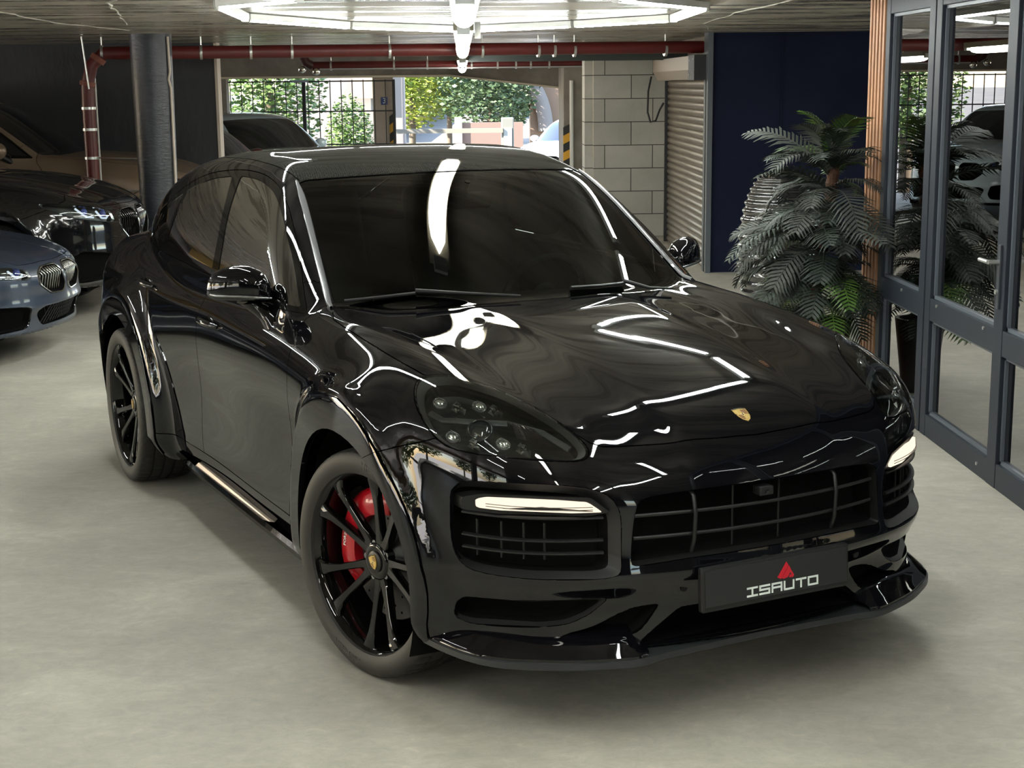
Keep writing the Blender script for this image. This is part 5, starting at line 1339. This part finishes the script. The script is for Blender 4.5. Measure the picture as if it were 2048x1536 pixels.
def tree(x, y, z0, h, r, m, label, seed, n=2600, s=.28):
    t = thing('tree', label, 'tree', (x, y, z0), 0, 'trees outside the exit')
    b = MB(); b.tube([(0, 0, 0), (.05, 0, h*.4), (0, .1, h*.7)], [.16, .12, .07], 8); b.build('trunk', BARK, t, smooth=60)
    foliage((0, 0, h*.62), (r, r, h*.42), n, s, seed, 'crown', m, t)
tree(xat(545, 30), 30, -.4, 3.6, 1.15, GB, 'bright leafy tree seen through the left bars of the gate', 1, 5200, .055)
tree(xat(830, 62), 62, -.8, 4.6, 2.0, GA, 'yellow-green tree just right of the pier outside', 2, 3600, .11)
tree(xat(905, 78), 78, -1.0, 6.0, 3.6, GB, 'tall green tree behind the barrier arm', 3, 6000, .15)
tree(xat(985, 60), 60, -.9, 4.4, 2.0, GC, 'dark green tree beside the barrier post', 4, 4500, .10)
tree(xat(1030, 74), 74, -1.0, 4.4, 1.9, GC, 'dark tree in front of the beige building', 5, 3000, .13)
tree(xat(950, 105), 105, -.3, 9, 6, GA, 'pale yellow-green tree far up the road', 6, 3500, .32)
for i, (x, y, h, r, m) in enumerate(((-17, -2, 4.5, 2.2, GB), (-17, 4, 4.8, 2.4, GA), (-17.5, 9.5, 4.2, 2.2, GB), (-16.5, -8, 4.5, 2.3, GB))):
    tree(x, y, -.2, h, r, m, ['green tree beyond the left openings, second from the front', 'yellow-green tree beyond the left openings', 'green tree beyond the left openings, farthest back', 'green tree beyond the left openings, nearest the front'][i], 20+i, 900, .25)
hd = thing('hedge', 'clipped green hedge filling the white arch behind the gate', 'hedge', (xat(705, 36), 36, -.5))
foliage((0, 0, 1.0), (.60, .4, 1.25), 4200, .045, 9, 'leaves', GB, hd)
BW = mat('white_render', (.20, .175, .16), .7); BB = mat('beige_render', (.19, .12, .075), .7, col2=(.22, .14, .09), nscale=1)
bd = thing('white_building', 'sunlit white building with an arch behind the gate', 'building', (xat(655, 38), 38, -.6))
b = MB(); b.box((.35, 1.2, 3), (3.2, .8, 6)); b.build('facade', BW, bd)
b = MB(); b.box((.95, .6, 3.0), (.5, .1, 1.6)); b.build('louvre', mat('louvre_brown', (.28, .21, .16), .7), bd)
b = MB(); b.cyl((1.25, .5, 0), (1.25, .5, 4), .06, 8); b.build('green_post', mat('post_green', (.15, .38, .12), .5), bd)
b2 = thing('beige_building', 'beige building with a white arch at the right of the exit', 'building', (xat(1095, 60), 60, -.9))
b = MB(); b.box((1.6, 1, 4), (4.2, 1, 8)); b.build('facade', BB, b2)
b = MB(); b.tube([(-1.2+1.3*math.cos(a)*1.0, .3, 1.0+2.2*math.sin(a)) for a in [R(x) for x in range(0, 100, 8)]], .24, 8, flat=1.3); b.build('arch', BW, b2, smooth=50)
b = MB(); b.box((.6, .35, 4.3), (3, .3, .5)); b.build('cornice', BW, b2)
wl_ = thing('garden_wall', 'low pale pink garden wall outside behind the barrier', 'wall', (xat(985, 50), 50, -.8))
b = MB(); b.box((0, 0, .75), (2.2, .25, 1.5)); b.build('wall_body', mat('pink_render', (.17, .11, .085), .8), wl_); b = MB(); b.box((-1.0, -.05, .8), (.25, .35, 1.75)); b.build('wall_pillar', BW, wl_)
br_ = thing('barrier', 'white car park barrier arm with its post outside the exit', 'barrier', (xat(1022, 31), 31, -.4))
b = MB(); b.box((0, 0, .82), (.25, .25, 1.66), bev=.02); b.build('post', mat('barrier_white', (.20, .195, .165), .5), br_)
b = MB(); b.box((-1.17, -.15, 1.40), (2.15, .05, .09)); b.build('arm', mat('arm_cream', (.24, .22, .17), .5), br_)
b = MB(); b.box((.0, -.13, 1.2), (.16, .02, .5)); b.build('panel', mat('panel_grey', (.45, .47, .42), .5), br_)
b = MB(); b.box((-.02, -.15, .98), (.14, .02, .05)); b.build('marking', mat('marking_orange', (.7, .30, .05), .5), br_)
rw = thing('retaining_wall', 'orange-pink retaining wall along the road outside', 'wall', (xat(842, 100), 100, -.6))
b = MB(); b.add([(-.9, -20, 0), (-.9, 20, 0), (-.9, 20, 2.8), (-.9, -20, .9), (-.6, -20, 0), (1.2, 20, 0), (1.2, 20, 2.8), (-.6, -20, .9)], [(0, 1, 2, 3), (7, 6, 5, 4), (3, 2, 6, 7), (0, 4, 5, 1), (0, 3, 7, 4), (1, 5, 6, 2)]); b.build('wall_body', mat('salmon_render', (.18, .08, .04), .8), rw)
# person stooping by the barrier
def person(x, y, z, s, shirt, trousers, label, bend=.5):
    t = thing('person', label, 'person', (x, y, z), 0); t.scale = (s, s, s)
    P_ = {'pel': (0, 0, .92), 'ch': (0, -.28*bend, 1.22), 'nk': (0, -.55*bend, 1.40), 'hd': (0, -.68*bend, 1.50), 'hd2': (0, -.78*bend, 1.60)}
    me = bpy.data.meshes.new('body'); V = [P_['pel'], P_['ch'], P_['nk'], P_['hd'], P_['hd2'], (-.10, 0, .86), (-.11, -.03, .48), (-.11, .03, .08), (-.11, -.12, .03), (.10, 0, .86), (.11, -.05, .48), (.12, .02, .08), (.12, -.13, .03),
        (-.19, -.42*bend, 1.33), (-.23, -.50*bend, 1.05), (-.22, -.75*bend, .84), (.19, -.42*bend, 1.33), (.23, -.50*bend, 1.05), (.22, -.75*bend, .84)]
    E_ = [(0, 1), (1, 2), (2, 3), (3, 4), (0, 5), (5, 6), (6, 7), (7, 8), (0, 9), (9, 10), (10, 11), (11, 12), (2, 13), (13, 14), (14, 15), (2, 16), (16, 17), (17, 18)]
    rr = [.15, .16, .07, .09, .08, .10, .07, .05, .04, .10, .07, .05, .04, .065, .05, .035, .065, .05, .035]
    me.from_pydata(V, E_, []); o = bpy.data.objects.new('body', me); COL.objects.link(o); o.parent = t
    m = o.modifiers.new('s', 'SKIN'); sv = me.skin_vertices[0].data
    for i, r_ in enumerate(rr): sv[i].radius = (r_, r_)
    sv[0].use_root = True; o.modifiers.new('ss', 'SUBSURF').levels = 1
    me.materials.append(shirt)
    b = MB(); b.smooth = True; b.sphere((P_['hd2'][0], P_['hd2'][1]+.02, P_['hd2'][2]+.02), (.10, .11, .11), 12, 8); b.build('hair', mat('hair_dark', (.05, .035, .025), .7), t)
    for sx_ in (-.115, .115): b = MB(); b.tube([(sx_*.9, 0, .88), (sx_, -.04, .48), (sx_, .03, .12)], [.115, .085, .07], 10); b.build('trouser_leg', trousers, t, smooth=60)
person(xat(798, 79), 79, -1.07, .80, mat('shirt_pale_blue', (.55, .62, .70), .7), mat('trousers_pale', (.45, .50, .60), .7), 'person in pale blue clothes stooping beside the road outside', .9)
person(xat(846, 118), 118, .2, 1.0, mat('shirt_red', (.5, .05, .05), .7), mat('trousers_white', (.7, .7, .7), .7), 'distant person in a red top walking up the road', .1)
